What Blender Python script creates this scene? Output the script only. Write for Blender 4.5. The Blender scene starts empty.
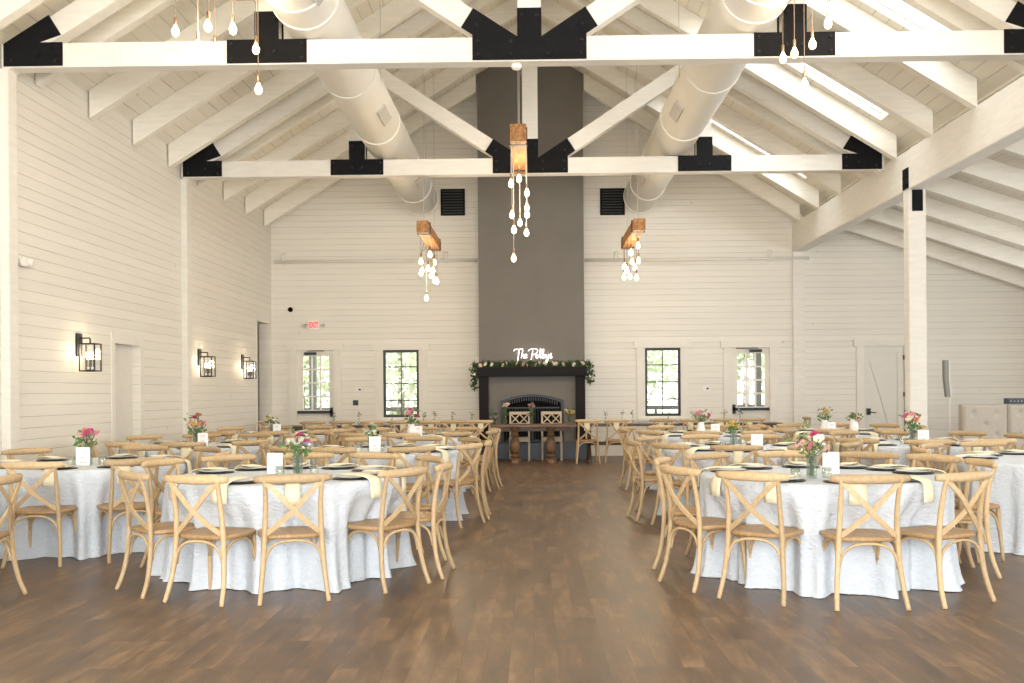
import bpy, bmesh, math, random
from math import sin, cos, pi, radians, sqrt, atan2, tan
from mathutils import Vector, Matrix
random.seed(7)
SC = bpy.context.scene
COL = SC.collection

# ------------------------------------------------------------------ camera
FPX, HC, YAW, ROLL = 995.0, 1.41, radians(1.0), .0075
SX, SY = 532 - 512 - FPX * tan(YAW), 50.5
cam_data = bpy.data.cameras.new('camera')
cam_data.sensor_width = 36
cam_data.lens = FPX / 1024 * 36
cam_data.shift_x = -SX / 1024
cam_data.shift_y = SY / 1024
cam_data.clip_end = 300
cam = bpy.data.objects.new('camera', cam_data)
COL.objects.link(cam)
cam.matrix_world = Matrix.Translation((0, 0, HC)) @ Matrix.Rotation(YAW, 4, 'Z') @ Matrix.Rotation(pi / 2, 4, 'X') @ Matrix.Rotation(-ROLL, 4, 'Z')
SC.camera = cam

def ray(px, py):
    u = px - 512 - SX; v = -(py - 341.5 - SY)
    c, s = cos(ROLL), sin(ROLL)
    u, v = c * u + s * v, -s * u + c * v
    return (u * cos(YAW) - FPX * sin(YAW), u * sin(YAW) + FPX * cos(YAW), v)
def onY(px, py, Y):
    d = ray(px, py); t = Y / d[1]; return d[0] * t, HC + d[2] * t
def onX(px, py, X):
    d = ray(px, py); t = X / d[0]; return d[1] * t, HC + d[2] * t
def onZ(px, py, Z):
    d = ray(px, py); t = (Z - HC) / d[2]; return d[0] * t, d[1] * t
def proj(X, Y, Z):
    u = X * cos(YAW) + Y * sin(YAW); d = -X * sin(YAW) + Y * cos(YAW)
    if d < .1: return (-9999, -9999)
    u, v = u / d * FPX, (Z - HC) / d * FPX
    c, s = cos(ROLL), sin(ROLL)
    u, v = c * u - s * v, s * u + c * v
    return (512 + SX + u, 341.5 + SY - v)

# ------------------------------------------------------------------ world, daylight, exposure
SC.view_settings.view_transform = 'Standard'
SC.view_settings.look = 'None'
SC.view_settings.gamma = 1
SC.view_settings.use_curve_mapping = False
SC.view_settings.exposure = 0.43
world = bpy.data.worlds.new('world'); SC.world = world
world.use_nodes = True
bg = world.node_tree.nodes['Background']
bg.inputs[0].default_value = (.93, .97, 1.0, 1)
bg.inputs[1].default_value = 3.4
SC.cycles.diffuse_bounces = 5
SC.cycles.max_bounces = 10
SC.cycles.transparent_max_bounces = 12
SC.cycles.sample_clamp_indirect = 4

def area(name, loc, rot, sx, sy, power, color=(1, 1, 1)):
    l = bpy.data.lights.new(name, 'AREA'); l.shape = 'RECTANGLE'; l.size = sx; l.size_y = sy
    l.energy = power; l.color = color
    o = bpy.data.objects.new(name, l); COL.objects.link(o); o.location = loc; o.rotation_euler = rot
    return o
# added area lamps: daylight fill at unseen rear openings and right aisle windows
for x in (-3.6, 0, 3.6):
    area('rear_fill', (x, -3.4, 2.1), (radians(90), 0, 0), 2.8, 3.4, 290, (1, .99, .97))
for y in (1.5, 5.5, 9.5, 13.5, 17.5):
    area('aisle_fill', (11.9, y, 1.9), (0, radians(90), 0), 1.8, 2.4, 60, (.92, .96, 1))
# sky light falling through the roof windows
SKY = [(8.65, 10.05), (11.45, 12.85), (14.25, 15.65), (18.45, 19.85)]
for a_, b_ in SKY:
    area('skylight_daylight', (4.09 + .35, (a_ + b_) / 2, 8.90 - .62 * 4.09 + .85), (0, math.atan(.62), 0), 3.4, 1.3, 80, (.96, .98, 1))

# ------------------------------------------------------------------ materials
def mat(name, color, rough=.6, metal=0, spec=.5, emit=None, estr=0, noise=0, nscale=8, bump=0, bscale=40, alpha=1, coat=0, stretch=None):
    m = bpy.data.materials.new(name); m.use_nodes = True
    nt = m.node_tree; b = nt.nodes['Principled BSDF']
    b.inputs['Base Color'].default_value = (*color, 1)
    b.inputs['Roughness'].default_value = rough
    b.inputs['Metallic'].default_value = metal
    b.inputs['Specular IOR Level'].default_value = spec
    b.inputs['Coat Weight'].default_value = coat
    if emit:
        b.inputs['Emission Color'].default_value = (*emit, 1); b.inputs['Emission Strength'].default_value = estr
    if noise or bump:
        tc = nt.nodes.new('ShaderNodeTexCoord'); mp = nt.nodes.new('ShaderNodeMapping')
        nt.links.new(tc.outputs['Object'], mp.inputs[0])
        if stretch: mp.inputs['Scale'].default_value = stretch
    if noise:
        n = nt.nodes.new('ShaderNodeTexNoise'); n.inputs['Scale'].default_value = nscale; n.inputs['Detail'].default_value = 4
        nt.links.new(mp.outputs[0], n.inputs['Vector'])
        r = nt.nodes.new('ShaderNodeValToRGB')
        r.color_ramp.elements[0].position = .3; r.color_ramp.elements[1].position = .7
        r.color_ramp.elements[0].color = (*[c * (1 - noise) for c in color], 1)
        r.color_ramp.elements[1].color = (*[min(1, c * (1 + noise)) for c in color], 1)
        nt.links.new(n.outputs['Fac'], r.inputs[0]); nt.links.new(r.outputs[0], b.inputs['Base Color'])
    if bump:
        n2 = nt.nodes.new('ShaderNodeTexNoise'); n2.inputs['Scale'].default_value = bscale; n2.inputs['Detail'].default_value = 3
        nt.links.new(mp.outputs[0], n2.inputs['Vector'])
        bp = nt.nodes.new('ShaderNodeBump'); bp.inputs['Strength'].default_value = bump; bp.inputs['Distance'].default_value = .03
        nt.links.new(n2.outputs['Fac'], bp.inputs['Height']); nt.links.new(bp.outputs[0], b.inputs['Normal'])
    return m

def boards(name, color, dark, axis, pitch, gap=.038, knots=True):
    """painted boards; seams across world axis (0 x, 1 y, 2 z) every pitch metres"""
    m = bpy.data.materials.new(name); m.use_nodes = True
    nt = m.node_tree; N = nt.nodes.new; L = nt.links.new; b = nt.nodes['Principled BSDF']
    b.inputs['Roughness'].default_value = .6
    b.inputs['Specular IOR Level'].default_value = .3
    g = N('ShaderNodeNewGeometry'); s = N('ShaderNodeSeparateXYZ'); L(g.outputs['Position'], s.inputs[0])
    def math_(op, a, bb=None):
        n = N('ShaderNodeMath'); n.operation = op
        for i, v in enumerate((a, bb)):
            if v is None: continue
            if isinstance(v, (int, float)): n.inputs[i].default_value = v
            else: L(v, n.inputs[i])
        return n.outputs[0]
    t = math_('DIVIDE', s.outputs[axis], pitch)
    fr = math_('FRACT', t); fl = math_('FLOOR', t)
    # distance to seam 0..0.5
    d = math_('SUBTRACT', .5, math_('ABSOLUTE', math_('SUBTRACT', fr, .5)))
    seam = math_('SUBTRACT', 1, math_('MINIMUM', math_('DIVIDE', d, gap), 1))
    # seams open and close along their length
    nz = N('ShaderNodeTexNoise'); nz.inputs['Scale'].default_value = .9; nz.inputs['Detail'].default_value = 2
    mp = N('ShaderNodeMapping'); sc = [1.0, 1.0, 1.0]; sc[axis] = 12
    mp.inputs['Scale'].default_value = sc
    L(g.outputs['Position'], mp.inputs[0]); L(mp.outputs[0], nz.inputs['Vector'])
    vis = math_('MINIMUM', math_('MAXIMUM', math_('MULTIPLY', math_('SUBTRACT', nz.outputs['Fac'], .28), 2.6), .25), 1)
    seamv = math_('MULTIPLY', seam, vis)
    # board to board tone
    wn = N('ShaderNodeTexWhiteNoise'); wn.noise_dimensions = '1D'; L(fl, wn.inputs['W'])
    tone = math_('ADD', .965, math_('MULTIPLY', wn.outputs['Value'], .05))
    n3 = N('ShaderNodeTexNoise'); n3.inputs['Scale'].default_value = 2.2; n3.inputs['Detail'].default_value = 5
    L(mp.outputs[0], n3.inputs['Vector'])
    tone = math_('MULTIPLY', tone, math_('ADD', .95, math_('MULTIPLY', n3.outputs['Fac'], .09)))
    if knots:
        vo = N('ShaderNodeTexVoronoi'); vo.inputs['Scale'].default_value = 1.4; L(g.outputs['Position'], vo.inputs['Vector'])
        kn = math_('LESS_THAN', vo.outputs['Distance'], .035)
        tone = math_('MULTIPLY', tone, math_('SUBTRACT', 1, math_('MULTIPLY', kn, .22)))
    mc = N('ShaderNodeMix'); mc.data_type = 'RGBA'
    mc.inputs[6].default_value = (*color, 1); mc.inputs[7].default_value = (*dark, 1)
    L(seamv, mc.inputs[0])
    mm = N('ShaderNodeMix'); mm.data_type = 'RGBA'; mm.blend_type = 'MULTIPLY'; mm.inputs[0].default_value = 1
    L(mc.outputs[2], mm.inputs[6]); L(tone, mm.inputs[7])
    L(mm.outputs[2], b.inputs['Base Color'])
    bp = N('ShaderNodeBump'); bp.inputs['Strength'].default_value = .5; bp.inputs['Distance'].default_value = .01
    L(math_('SUBTRACT', 1, seam), bp.inputs['Height']); L(bp.outputs[0], b.inputs['Normal'])
    return m

CREAM = (.81, .775, .70)
M = {}
M['shiplap'] = boards('shiplap', CREAM, (.40, .36, .30), 2, .13)
M['deck'] = boards('deck', (.80, .755, .65), (.36, .32, .26), 0, .175, .04)
M['timber'] = mat('timber', (.775, .745, .68), .6, spec=.3, noise=.045, nscale=3, stretch=(1, 1, 6))
M['rafter'] = mat('rafter', (.82, .785, .695), .6, spec=.3, noise=.05, nscale=3, stretch=(1, 6, 6))
M['trim'] = mat('trim', (.79, .755, .68), .6, spec=.3, noise=.03, nscale=4)
M['doorpaint'] = mat('doorpaint', (.74, .71, .64), .5, spec=.3, noise=.02)
M['black'] = mat('black', (.009, .009, .010), .7, spec=.12, noise=.2, nscale=10)
M['bolt'] = mat('bolt', (.02, .02, .022), .35, .6)
M['bframe'] = mat('bframe', (.015, .018, .018), .4)
M['grey'] = mat('grey', (.185, .172, .152), .7, spec=.2, noise=.05, nscale=2)
M['mantel'] = mat('mantel', (.012, .010, .011), .6, spec=.15, noise=.2, nscale=5, stretch=(1, 6, 6))
M['hearth'] = mat('hearth', (.085, .10, .125), .45, noise=.12, nscale=3)
M['firedark'] = mat('firedark', (.003, .003, .004), .6, spec=.05)
M['iron'] = mat('iron', (.035, .036, .04), .45, .5, noise=.1)
M['duct'] = mat('duct', (.88, .855, .79), .5, spec=.4, noise=.02, nscale=1.5)
M['grille'] = mat('grille', (.55, .52, .47), .5)
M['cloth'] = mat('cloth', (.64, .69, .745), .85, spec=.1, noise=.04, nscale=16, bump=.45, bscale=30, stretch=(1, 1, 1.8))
M['plate'] = mat('plate', (.86, .85, .82), .25)
M['charger'] = mat('charger', (.012, .012, .014), .35)
M['napkin'] = mat('napkin', (.88, .83, .62), .9, spec=.1, noise=.04, nscale=14)
M['card'] = mat('card', (.86, .85, .84), .5, noise=.01)
M['ink'] = mat('ink', (.62, .45, .45), .6)
M['ceramic'] = mat('ceramic', (.85, .84, .82), .3)
M['wax'] = mat('wax', (.85, .80, .68), .5)
M['reclaimed'] = mat('reclaimed', (.42, .20, .07), .6, noise=.4, nscale=5, bump=.6, bscale=20, stretch=(4, .6, 4))
M['farm'] = mat('farm', (.10, .062, .038), .5, noise=.3, nscale=4, stretch=(1, 8, 8))
M['pedestal'] = mat('pedestal', (.20, .115, .06), .5, noise=.3, nscale=6)
M['sweet'] = mat('sweet', (.17, .10, .055), .5, noise=.3, nscale=4, stretch=(1, 8, 8))
M['brass'] = mat('brass', (.30, .20, .12), .35, .8)
M['cable'] = mat('cable', (.16, .12, .09), .6)
M['cablelight'] = mat('cablelight', (.55, .52, .45), .6)
M['bulb'] = mat('bulb', (1, .9, .7), .3, emit=(1, .78, .46), estr=8)
M['candle'] = mat('candle', (1, .9, .7), .3, emit=(1, .80, .52), estr=22)
M['neon'] = mat('neon', (1, .95, .95), .3, emit=(1, .88, .90), estr=2.4)
M['leaf'] = mat('leaf', (.045, .085, .025), .6, noise=.35, nscale=12)
M['leaf2'] = mat('leaf2', (.12, .20, .06), .6, noise=.35, nscale=12)
M['stem'] = mat('stem', (.10, .19, .06), .6)
M['pink'] = mat('pink', (.75, .30, .34), .7, noise=.2, nscale=30)
M['hot'] = mat('hot', (.62, .08, .24), .7, noise=.2, nscale=30)
M['blush'] = mat('blush', (.84, .60, .48), .7, noise=.1, nscale=30)
M['ivory'] = mat('ivory', (.86, .82, .68), .7, noise=.06, nscale=30)
M['lilac'] = mat('lilac', (.50, .45, .62), .7, noise=.1, nscale=30)
M['mustard'] = mat('mustard', (.62, .45, .13), .7, noise=.2, nscale=30)
M['peach'] = mat('peach', (.80, .38, .24), .7, noise=.15, nscale=30)
M['red'] = mat('red', (.75, .03, .05), .4, emit=(1, .08, .10), estr=1.0)
M['white'] = mat('white', (.84, .82, .78), .4)
M['tuft'] = mat('tuft', (.55, .50, .43), .85, spec=.1, noise=.04, nscale=20)
M['speaker'] = mat('speaker', (.30, .29, .27), .6)
M['case'] = mat('case', (.045, .055, .085), .35, noise=.2)
M['grass'] = mat('grass', (.30, .36, .18), .9, noise=.2, nscale=1)
M['tree'] = mat('tree', (.58, .63, .45), .8, noise=.3, nscale=1.1)
M['bark'] = mat('bark', (.22, .18, .13), .9, noise=.3)
M['porch'] = mat('porch', (.07, .075, .07), .6)

def glass_mat(name, tint=(1, 1, 1), refl=.08, rough=.02):
    m = bpy.data.materials.new(name); m.use_nodes = True; nt = m.node_tree
    for n in list(nt.nodes): nt.nodes.remove(n)
    o = nt.nodes.new('ShaderNodeOutputMaterial'); mx = nt.nodes.new('ShaderNodeMixShader')
    t = nt.nodes.new('ShaderNodeBsdfTransparent'); g = nt.nodes.new('ShaderNodeBsdfGlossy')
    t.inputs[0].default_value = (*tint, 1); g.inputs['Roughness'].default_value = rough
    mx.inputs[0].default_value = refl
    nt.links.new(t.outputs[0], mx.inputs[1]); nt.links.new(g.outputs[0], mx.inputs[2]); nt.links.new(mx.outputs[0], o.inputs[0])
    return m
M['glass'] = glass_mat('glass')
M['vaseglass'] = glass_mat('vaseglass', (.88, .92, .90), .18)

def chair_wood():
    m = bpy.data.materials.new('beech'); m.use_nodes = True; nt = m.node_tree; N = nt.nodes.new; L = nt.links.new
    b = nt.nodes['Principled BSDF']; b.inputs['Roughness'].default_value = .5; b.inputs['Specular IOR Level'].default_value = .35
    tc = N('ShaderNodeTexCoord'); mp = N('ShaderNodeMapping'); mp.inputs['Scale'].default_value = (9, 30, 5)
    n = N('ShaderNodeTexNoise'); n.inputs['Scale'].default_value = 5; n.inputs['Detail'].default_value = 5
    L(tc.outputs['Object'], mp.inputs[0]); L(mp.outputs[0], n.inputs['Vector'])
    oi = N('ShaderNodeObjectInfo')
    r = N('ShaderNodeValToRGB')
    r.color_ramp.elements[0].position = .25; r.color_ramp.elements[0].color = (.47, .325, .175, 1)
    r.color_ramp.elements[1].position = .75; r.color_ramp.elements[1].color = (.61, .455, .265, 1)
    L(n.outputs['Fac'], r.inputs[0])
    hs = N('ShaderNodeHueSaturation')
    mr = N('ShaderNodeMapRange'); mr.inputs[3].default_value = .82; mr.inputs[4].default_value = 1.12
    L(oi.outputs['Random'], mr.inputs[0]); L(mr.outputs[0], hs.inputs['Value']); L(r.outputs[0], hs.inputs['Color'])
    L(hs.outputs[0], b.inputs['Base Color'])
    return m
M['wood'] = chair_wood()
M['seatwood'] = mat('seatwood', (.40, .25, .115), .45, noise=.2, nscale=6, stretch=(8, 1, 1))
M['palewood'] = mat('palewood', (.55, .45, .32), .55, noise=.15, nscale=8)

def floor_mat():
    m = bpy.data.materials.new('floorboards'); m.use_nodes = True; nt = m.node_tree; N = nt.nodes.new; L = nt.links.new
    b = nt.nodes['Principled BSDF']
    g = N('ShaderNodeNewGeometry'); mp = N('ShaderNodeMapping'); mp.inputs['Rotation'].default_value = (0, 0, pi / 2)
    L(g.outputs['Position'], mp.inputs[0])
    br = N('ShaderNodeTexBrick'); br.offset = .5; br.offset_frequency = 2
    br.inputs['Scale'].default_value = 1; br.inputs['Brick Width'].default_value = 1.13; br.inputs['Row Height'].default_value = .127
    br.inputs['Mortar Size'].default_value = .0007; br.inputs['Mortar Smooth'].default_value = .2; br.inputs['Bias'].default_value = 0
    br.inputs['Color1'].default_value = (0, 0, 0, 1); br.inputs['Color2'].default_value = (1, 1, 1, 1); br.inputs['Mortar'].default_value = (.5, .5, .5, 1)
    L(mp.outputs[0], br.inputs['Vector'])
    m2 = N('ShaderNodeMapping'); m2.inputs['Scale'].default_value = (6.5, 1.5, 1); L(g.outputs['Position'], m2.inputs[0])
    # shift grain from plank to plank
    ad = N('ShaderNodeVectorMath'); ad.operation = 'ADD'; sc = N('ShaderNodeVectorMath'); sc.operation = 'SCALE'; sc.inputs['Scale'].default_value = 9
    L(br.outputs['Color'], sc.inputs[0]); L(m2.outputs[0], ad.inputs[0]); L(sc.outputs[0], ad.inputs[1])
    n = N('ShaderNodeTexNoise'); n.inputs['Scale'].default_value = 1.1; n.inputs['Detail'].default_value = 8; n.inputs['Roughness'].default_value = .62
    L(ad.outputs[0], n.inputs['Vector'])
    mx = N('ShaderNodeMath'); mx.operation = 'MULTIPLY_ADD'; mx.inputs[1].default_value = .09; L(br.outputs['Color'], mx.inputs[0])
    m3 = N('ShaderNodeMath'); m3.operation = 'MULTIPLY'; m3.inputs[1].default_value = .92; L(n.outputs['Fac'], m3.inputs[0]); L(m3.outputs[0], mx.inputs[2])
    r = N('ShaderNodeValToRGB'); e = r.color_ramp.elements
    e[0].position = .30; e[0].color = (.060, .038, .025, 1)
    e[1].position = .78; e[1].color = (.33, .205, .110, 1)
    k = r.color_ramp.elements.new(.52); k.color = (.140, .086, .050, 1)
    L(mx.outputs[0], r.inputs[0])
    mm = N('ShaderNodeMix'); mm.data_type = 'RGBA'; L(br.outputs['Fac'], mm.inputs[0]); L(r.outputs[0], mm.inputs[6]); mm.inputs[7].default_value = (.035, .022, .015, 1)
    L(mm.outputs[2], b.inputs['Base Color'])
    rr = N('ShaderNodeMapRange'); rr.inputs[3].default_value = .30; rr.inputs[4].default_value = .52; L(n.outputs['Fac'], rr.inputs[0]); L(rr.outputs[0], b.inputs['Roughness'])
    bp = N('ShaderNodeBump'); bp.inputs['Strength'].default_value = .25; bp.inputs['Distance'].default_value = .004; L(n.outputs['Fac'], bp.inputs['Height']); L(bp.outputs[0], b.inputs['Normal'])
    return m
M['floor'] = floor_mat()

# ------------------------------------------------------------------ mesh building
class MB:
    def __init__(s): s.v = []; s.f = []
    def quad(s, a, b, c, d):
        i = len(s.v); s.v += [a, b, c, d]; s.f.append((i, i + 1, i + 2, i + 3)); return s
    def box(s, x0, x1, y0, y1, z0, z1, mtx=None):
        i = len(s.v)
        p = [(x0, y0, z0), (x1, y0, z0), (x1, y1, z0), (x0, y1, z0), (x0, y0, z1), (x1, y0, z1), (x1, y1, z1), (x0, y1, z1)]
        if mtx is not None: p = [tuple(mtx @ Vector(q)) for q in p]
        s.v += p
        s.f += [(i, i + 3, i + 2, i + 1), (i + 4, i + 5, i + 6, i + 7), (i, i + 1, i + 5, i + 4), (i + 1, i + 2, i + 6, i + 5), (i + 2, i + 3, i + 7, i + 6), (i + 3, i, i + 4, i + 7)]
        return s
    def prism(s, pts, y0, y1, axis='y'):
        """polygon in XZ extruded along Y (or polygon in YZ along X, XY along Z)"""
        n = len(pts); i = len(s.v)
        def P(a, b, t): return {'y': (a, t, b), 'x': (t, a, b), 'z': (a, b, t)}[axis]
        s.v += [P(a, b, y0) for a, b in pts] + [P(a, b, y1) for a, b in pts]
        s.f.append(tuple(i + k for k in range(n))); s.f.append(tuple(i + n + k for k in reversed(range(n))))
        for k in range(n):
            k2 = (k + 1) % n; s.f.append((i + k, i + n + k, i + n + k2, i + k2))
        return s
    def tube(s, pts, r, n=8, cap=True, flat=None):
        """r: number or list; flat=(rx, ry) elliptical"""
        P = [Vector(p) for p in pts]; m = len(P); i = len(s.v)
        R = r if isinstance(r, (list, tuple)) else [r] * m
        up = None
        for k in range(m):
            d = (P[min(k + 1, m - 1)] - P[max(k - 1, 0)]).normalized()
            if up is None:
                ref = Vector((0, 0, 1)) if abs(d.z) < .9 else Vector((0, 1, 0))
                a = d.cross(ref).normalized()
            else:
                a = (up - d * up.dot(d)).normalized()
            up = a; b = d.cross(a)
            for j in range(n):
                t = 2 * pi * j / n
                fa, fb = (flat if flat else (1, 1))
                s.v.append(tuple(P[k] + a * (cos(t) * R[k] * fa) + b * (sin(t) * R[k] * fb)))
        for k in range(m - 1):
            for j in range(n):
                j2 = (j + 1) % n
                s.f.append((i + k * n + j, i + k * n + j2, i + (k + 1) * n + j2, i + (k + 1) * n + j))
        if cap:
            s.f.append(tuple(i + j for j in reversed(range(n)))); s.f.append(tuple(i + (m - 1) * n + j for j in range(n)))
        return s
    def lathe(s, prof, n=20, c=(0, 0, 0)):
        i = len(s.v); m = len(prof)
        for r, z in prof:
            for j in range(n):
                t = 2 * pi * j / n; s.v.append((c[0] + r * cos(t), c[1] + r * sin(t), c[2] + z))
        for k in range(m - 1):
            for j in range(n):
                j2 = (j + 1) % n; s.f.append((i + k * n + j, i + k * n + j2, i + (k + 1) * n + j2, i + (k + 1) * n + j))
        s.f.append(tuple(i + j for j in reversed(range(n)))); s.f.append(tuple(i + (m - 1) * n + j for j in range(n)))
        return s
    def ball(s, c, r, n=10, m=6, sc=(1, 1, 1)):
        i = len(s.v)
        s.v.append((c[0], c[1], c[2] + r * sc[2]))
        for k in range(1, m):
            a = pi * k / m
            for j in range(n):
                t = 2 * pi * j / n; s.v.append((c[0] + r * sc[0] * sin(a) * cos(t), c[1] + r * sc[1] * sin(a) * sin(t), c[2] + r * sc[2] * cos(a)))
        s.v.append((c[0], c[1], c[2] - r * sc[2])); e = len(s.v) - 1
        for j in range(n):
            j2 = (j + 1) % n; s.f.append((i, i + 1 + j, i + 1 + j2)); s.f.append((e, i + 1 + (m - 2) * n + j2, i + 1 + (m - 2) * n + j))
        for k in range(m - 2):
            for j in range(n):
                j2 = (j + 1) % n; a = i + 1 + k * n; s.f.append((a + j, a + n + j, a + n + j2, a + j2))
        return s
    def mesh(s, name, m, smooth=False, bevel=0):
        me = bpy.data.meshes.new(name); me.from_pydata(s.v, [], s.f); me.update()
        bm = bmesh.new(); bm.from_mesh(me)
        bmesh.ops.recalc_face_normals(bm, faces=bm.faces)
        if bevel:
            bmesh.ops.bevel(bm, geom=[e for e in bm.edges if e.calc_face_angle(0) > .6], offset=bevel, segments=2, affect='EDGES', clamp_overlap=True)
        bm.to_mesh(me); bm.free()
        if smooth:
            for p in me.polygons: p.use_smooth = True
        if m: me.materials.append(M[m] if isinstance(m, str) else m)
        return me
    def obj(s, name, m, parent=None, smooth=False, bevel=0, loc=None):
        o = bpy.data.objects.new(name, s.mesh(name, m, smooth, bevel)); COL.objects.link(o)
        if parent: o.parent = parent
        if loc: o.location = loc
        return o

def tag(o, label=None, cat=None, group=None, kind=None):
    if label: o['label'] = label
    if cat: o['category'] = cat
    if group: o['group'] = group
    if kind: o['kind'] = kind
    return o
def thing(name, label, cat, loc=(0, 0, 0), rz=0, group=None):
    o = bpy.data.objects.new(name, None); COL.objects.link(o); o.location = loc; o.rotation_euler = (0, 0, rz)
    o.empty_display_size = .1
    return tag(o, label, cat, group)
def struct(name, mb, m, **k):
    o = mb.obj(name, m, **k); o['kind'] = 'structure'; return o
def copy_tree(o, parent=None):
    c = o.copy(); COL.objects.link(c)
    if parent: c.parent = parent
    for ch in KIDS.get(o.name, None) or list(o.children): copy_tree(ch, c)
    return c
KIDS = {}
def arc(c, r, a0, a1, n, plane='xz', y=0):
    out = []
    for k in range(n + 1):
        a = a0 + (a1 - a0) * k / n
        out.append((c[0] + r * cos(a), y, c[1] + r * sin(a)))
    return out

# ------------------------------------------------------------------ room dimensions
XL, XB0, XB1, XR = -5.72, 5.69, 5.95, 11.6
D = 21.8
YB = -3.0
RIDGE = 8.90; SL = .62; SH = .335
def deck(x):
    if x <= XB1: return RIDGE - SL * abs(x)
    return 5.38 - SH * (x - XB1)

# floor
struct('floor', MB().box(XL - .3, XR + .3, YB - .3, D + .3, -.1, 0), 'floor')

def wall_xz(openings, x0, x1, top, y0, y1):
    """far / rear wall with rectangular openings (x0,x1,z0,z1); top(x) outline"""
    mb = MB()
    xs = sorted(set([x0, x1, 0.0, XB1] + [o[0] for o in openings] + [o[1] for o in openings]))
    xs = [x for x in xs if x0 <= x <= x1]
    for a, b in zip(xs, xs[1:]):
        cuts = [(o[2], o[3]) for o in openings if o[0] <= a + 1e-6 and o[1] >= b - 1e-6]
        z = 0
        for c0, c1 in sorted(cuts):
            if c0 > z: mb.box(a, b, y0, y1, z, c0)
            z = c1
        mb.prism([(a, z), (b, z), (b, top(b - 1e-4) + .06), (a, top(a + 1e-4) + .06)], y0, y1)
    return mb

# far wall openings, read off the photograph
def rect(px0, py0, px1, py1, Y=D):
    pm = (px0 + px1) / 2; qm = (py0 + py1) / 2
    return (onY(px0, qm, Y)[0], onY(px1, qm, Y)[0], onY(pm, py1, Y)[1], onY(pm, py0, Y)[1])
W1 = rect(383.3, 350, 419, 417.3); W2 = rect(645, 347.8, 680.6, 416)
D1 = rect(297, 350.5, 333.3, 400); D2 = rect(731.6, 347.6, 769.5, 400); D3 = rect(864, 346, 904.8, 400)
D1 = (D1[0], D1[1], 0, D1[3]); D2 = (D2[0], D2[1], 0, D2[3]); D3 = (D3[0], D3[1], 0, D3[3])
struct('wall_far', wall_xz([W1, W2, D1, D2, D3], XL - .2, XR + .2, deck, D, D + .16), 'shiplap')
# rear wall, out of view: tall openings put in to admit the fill
struct('wall_rear', wall_xz([(-5, -2.2, 0, 3.9), (-1.4, 1.4, 0, 3.9), (2.2, 5, 0, 3.9), (7, 10.5, .8, 2.8)], XL - .2, XR + .2, deck, YB - .16, YB), 'shiplap')

def wall_yz(openings, y0, y1, top, x0, x1):
    mb = MB(); ys = sorted(set([y0, y1] + [o[0] for o in openings] + [o[1] for o in openings]))
    for a, b in zip(ys, ys[1:]):
        cuts = [(o[2], o[3]) for o in openings if o[0] <= a + 1e-6 and o[1] >= b - 1e-6]; z = 0
        for c0, c1 in sorted(cuts):
            if c0 > z: mb.box(x0, x1, a, b, z, c0)
            z = c1
        mb.box(x0, x1, a, b, z, top)
    return mb
LD = (13.55, 14.42, 0, 2.12); LO = (20.63, 21.5, 0, 2.93)
struct('wall_left', wall_yz([LD, LO], YB, D, deck(XL) + .05, XL - .2, XL), 'shiplap')
struct('wall_right', wall_yz([(y - .9, y + .9, .7, 3.1) for y in (1.5, 5.5, 9.5, 13.5, 17.5)], YB, D, deck(XR) + .05, XR, XR + .16), 'shiplap')
# corridor behind the tall opening at the far left
struct('wall_corridor', MB().box(XL - 2.2, XL - 2.1, 19.6, 21.9, 0, 3.2).box(XL - 2.2, XL - .2, 21.75, 21.9, 0, 3.2).box(XL - 2.2, XL - .2, 19.5, 19.6, 0, 3.2).box(XL - 2.2, XL - .2, 19.5, 21.9, 3.1, 3.2).box(XL - 2.2, XL - .3, 19.5, 21.9, -.1, 0), 'doorpaint')

# ceiling with the skylight openings
def roof():
    mb = MB(); T = .12
    def slab(xa, xb, ya, yb):
        mb.prism([(xa, deck(xa)), (xb, deck(xb)), (xb, deck(xb) + T), (xa, deck(xa) + T)], ya, yb)
    slab(XL - .2, 0, YB, D)
    x0, x1 = 2.75, 5.40
    slab(0, x0, YB, D); slab(x1, XB1, YB, D)
    y = YB
    for a, b in SKY:
        m = (a + b) / 2; a2, b2 = m - .46, m + .46
        slab(x0, x1, y, a2); y = b2
    slab(x0, x1, y, D)
    xs = (XB1 + 1e-3, XR + .2)
    mb.prism([(xs[0], deck(xs[0])), (xs[1], deck(xs[1])), (xs[1], deck(xs[1]) + T), (xs[0], deck(xs[0]) + T)], YB, D)
    mb.box(XB1 - .02, XB1 + .02, YB, D, deck(XB1) - .02, deck(XB1 + 1e-3) + .1)
    return mb
struct('ceiling', roof(), 'deck')
for i, (a, b) in enumerate(SKY):
    m = (a + b) / 2; x0, x1 = 2.75, 5.40
    fr = MB()
    for (ya, yb) in ((m - .50, m - .44), (m + .44, m + .50)):
        fr.prism([(x0 - .05, deck(x0 - .05) + .11), (x1 + .05, deck(x1 + .05) + .11), (x1 + .05, deck(x1 + .05) + .17), (x0 - .05, deck(x0 - .05) + .17)], ya, yb)
    for xa in (x0 - .05, x1 - .01):
        fr.prism([(xa, deck(xa) + .11), (xa + .06, deck(xa + .06) + .11), (xa + .06, deck(xa + .06) + .17), (xa, deck(xa) + .17)], m - .50, m + .50)
    o = struct('window_%d' % (i + 3), fr, 'white')
    p = MB().prism([(x0, deck(x0) + .14), (x1, deck(x1) + .14), (x1, deck(x1) + .15), (x0, deck(x0) + .15)], m - .45, m + .45).obj('pane', 'glass', o)

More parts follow.
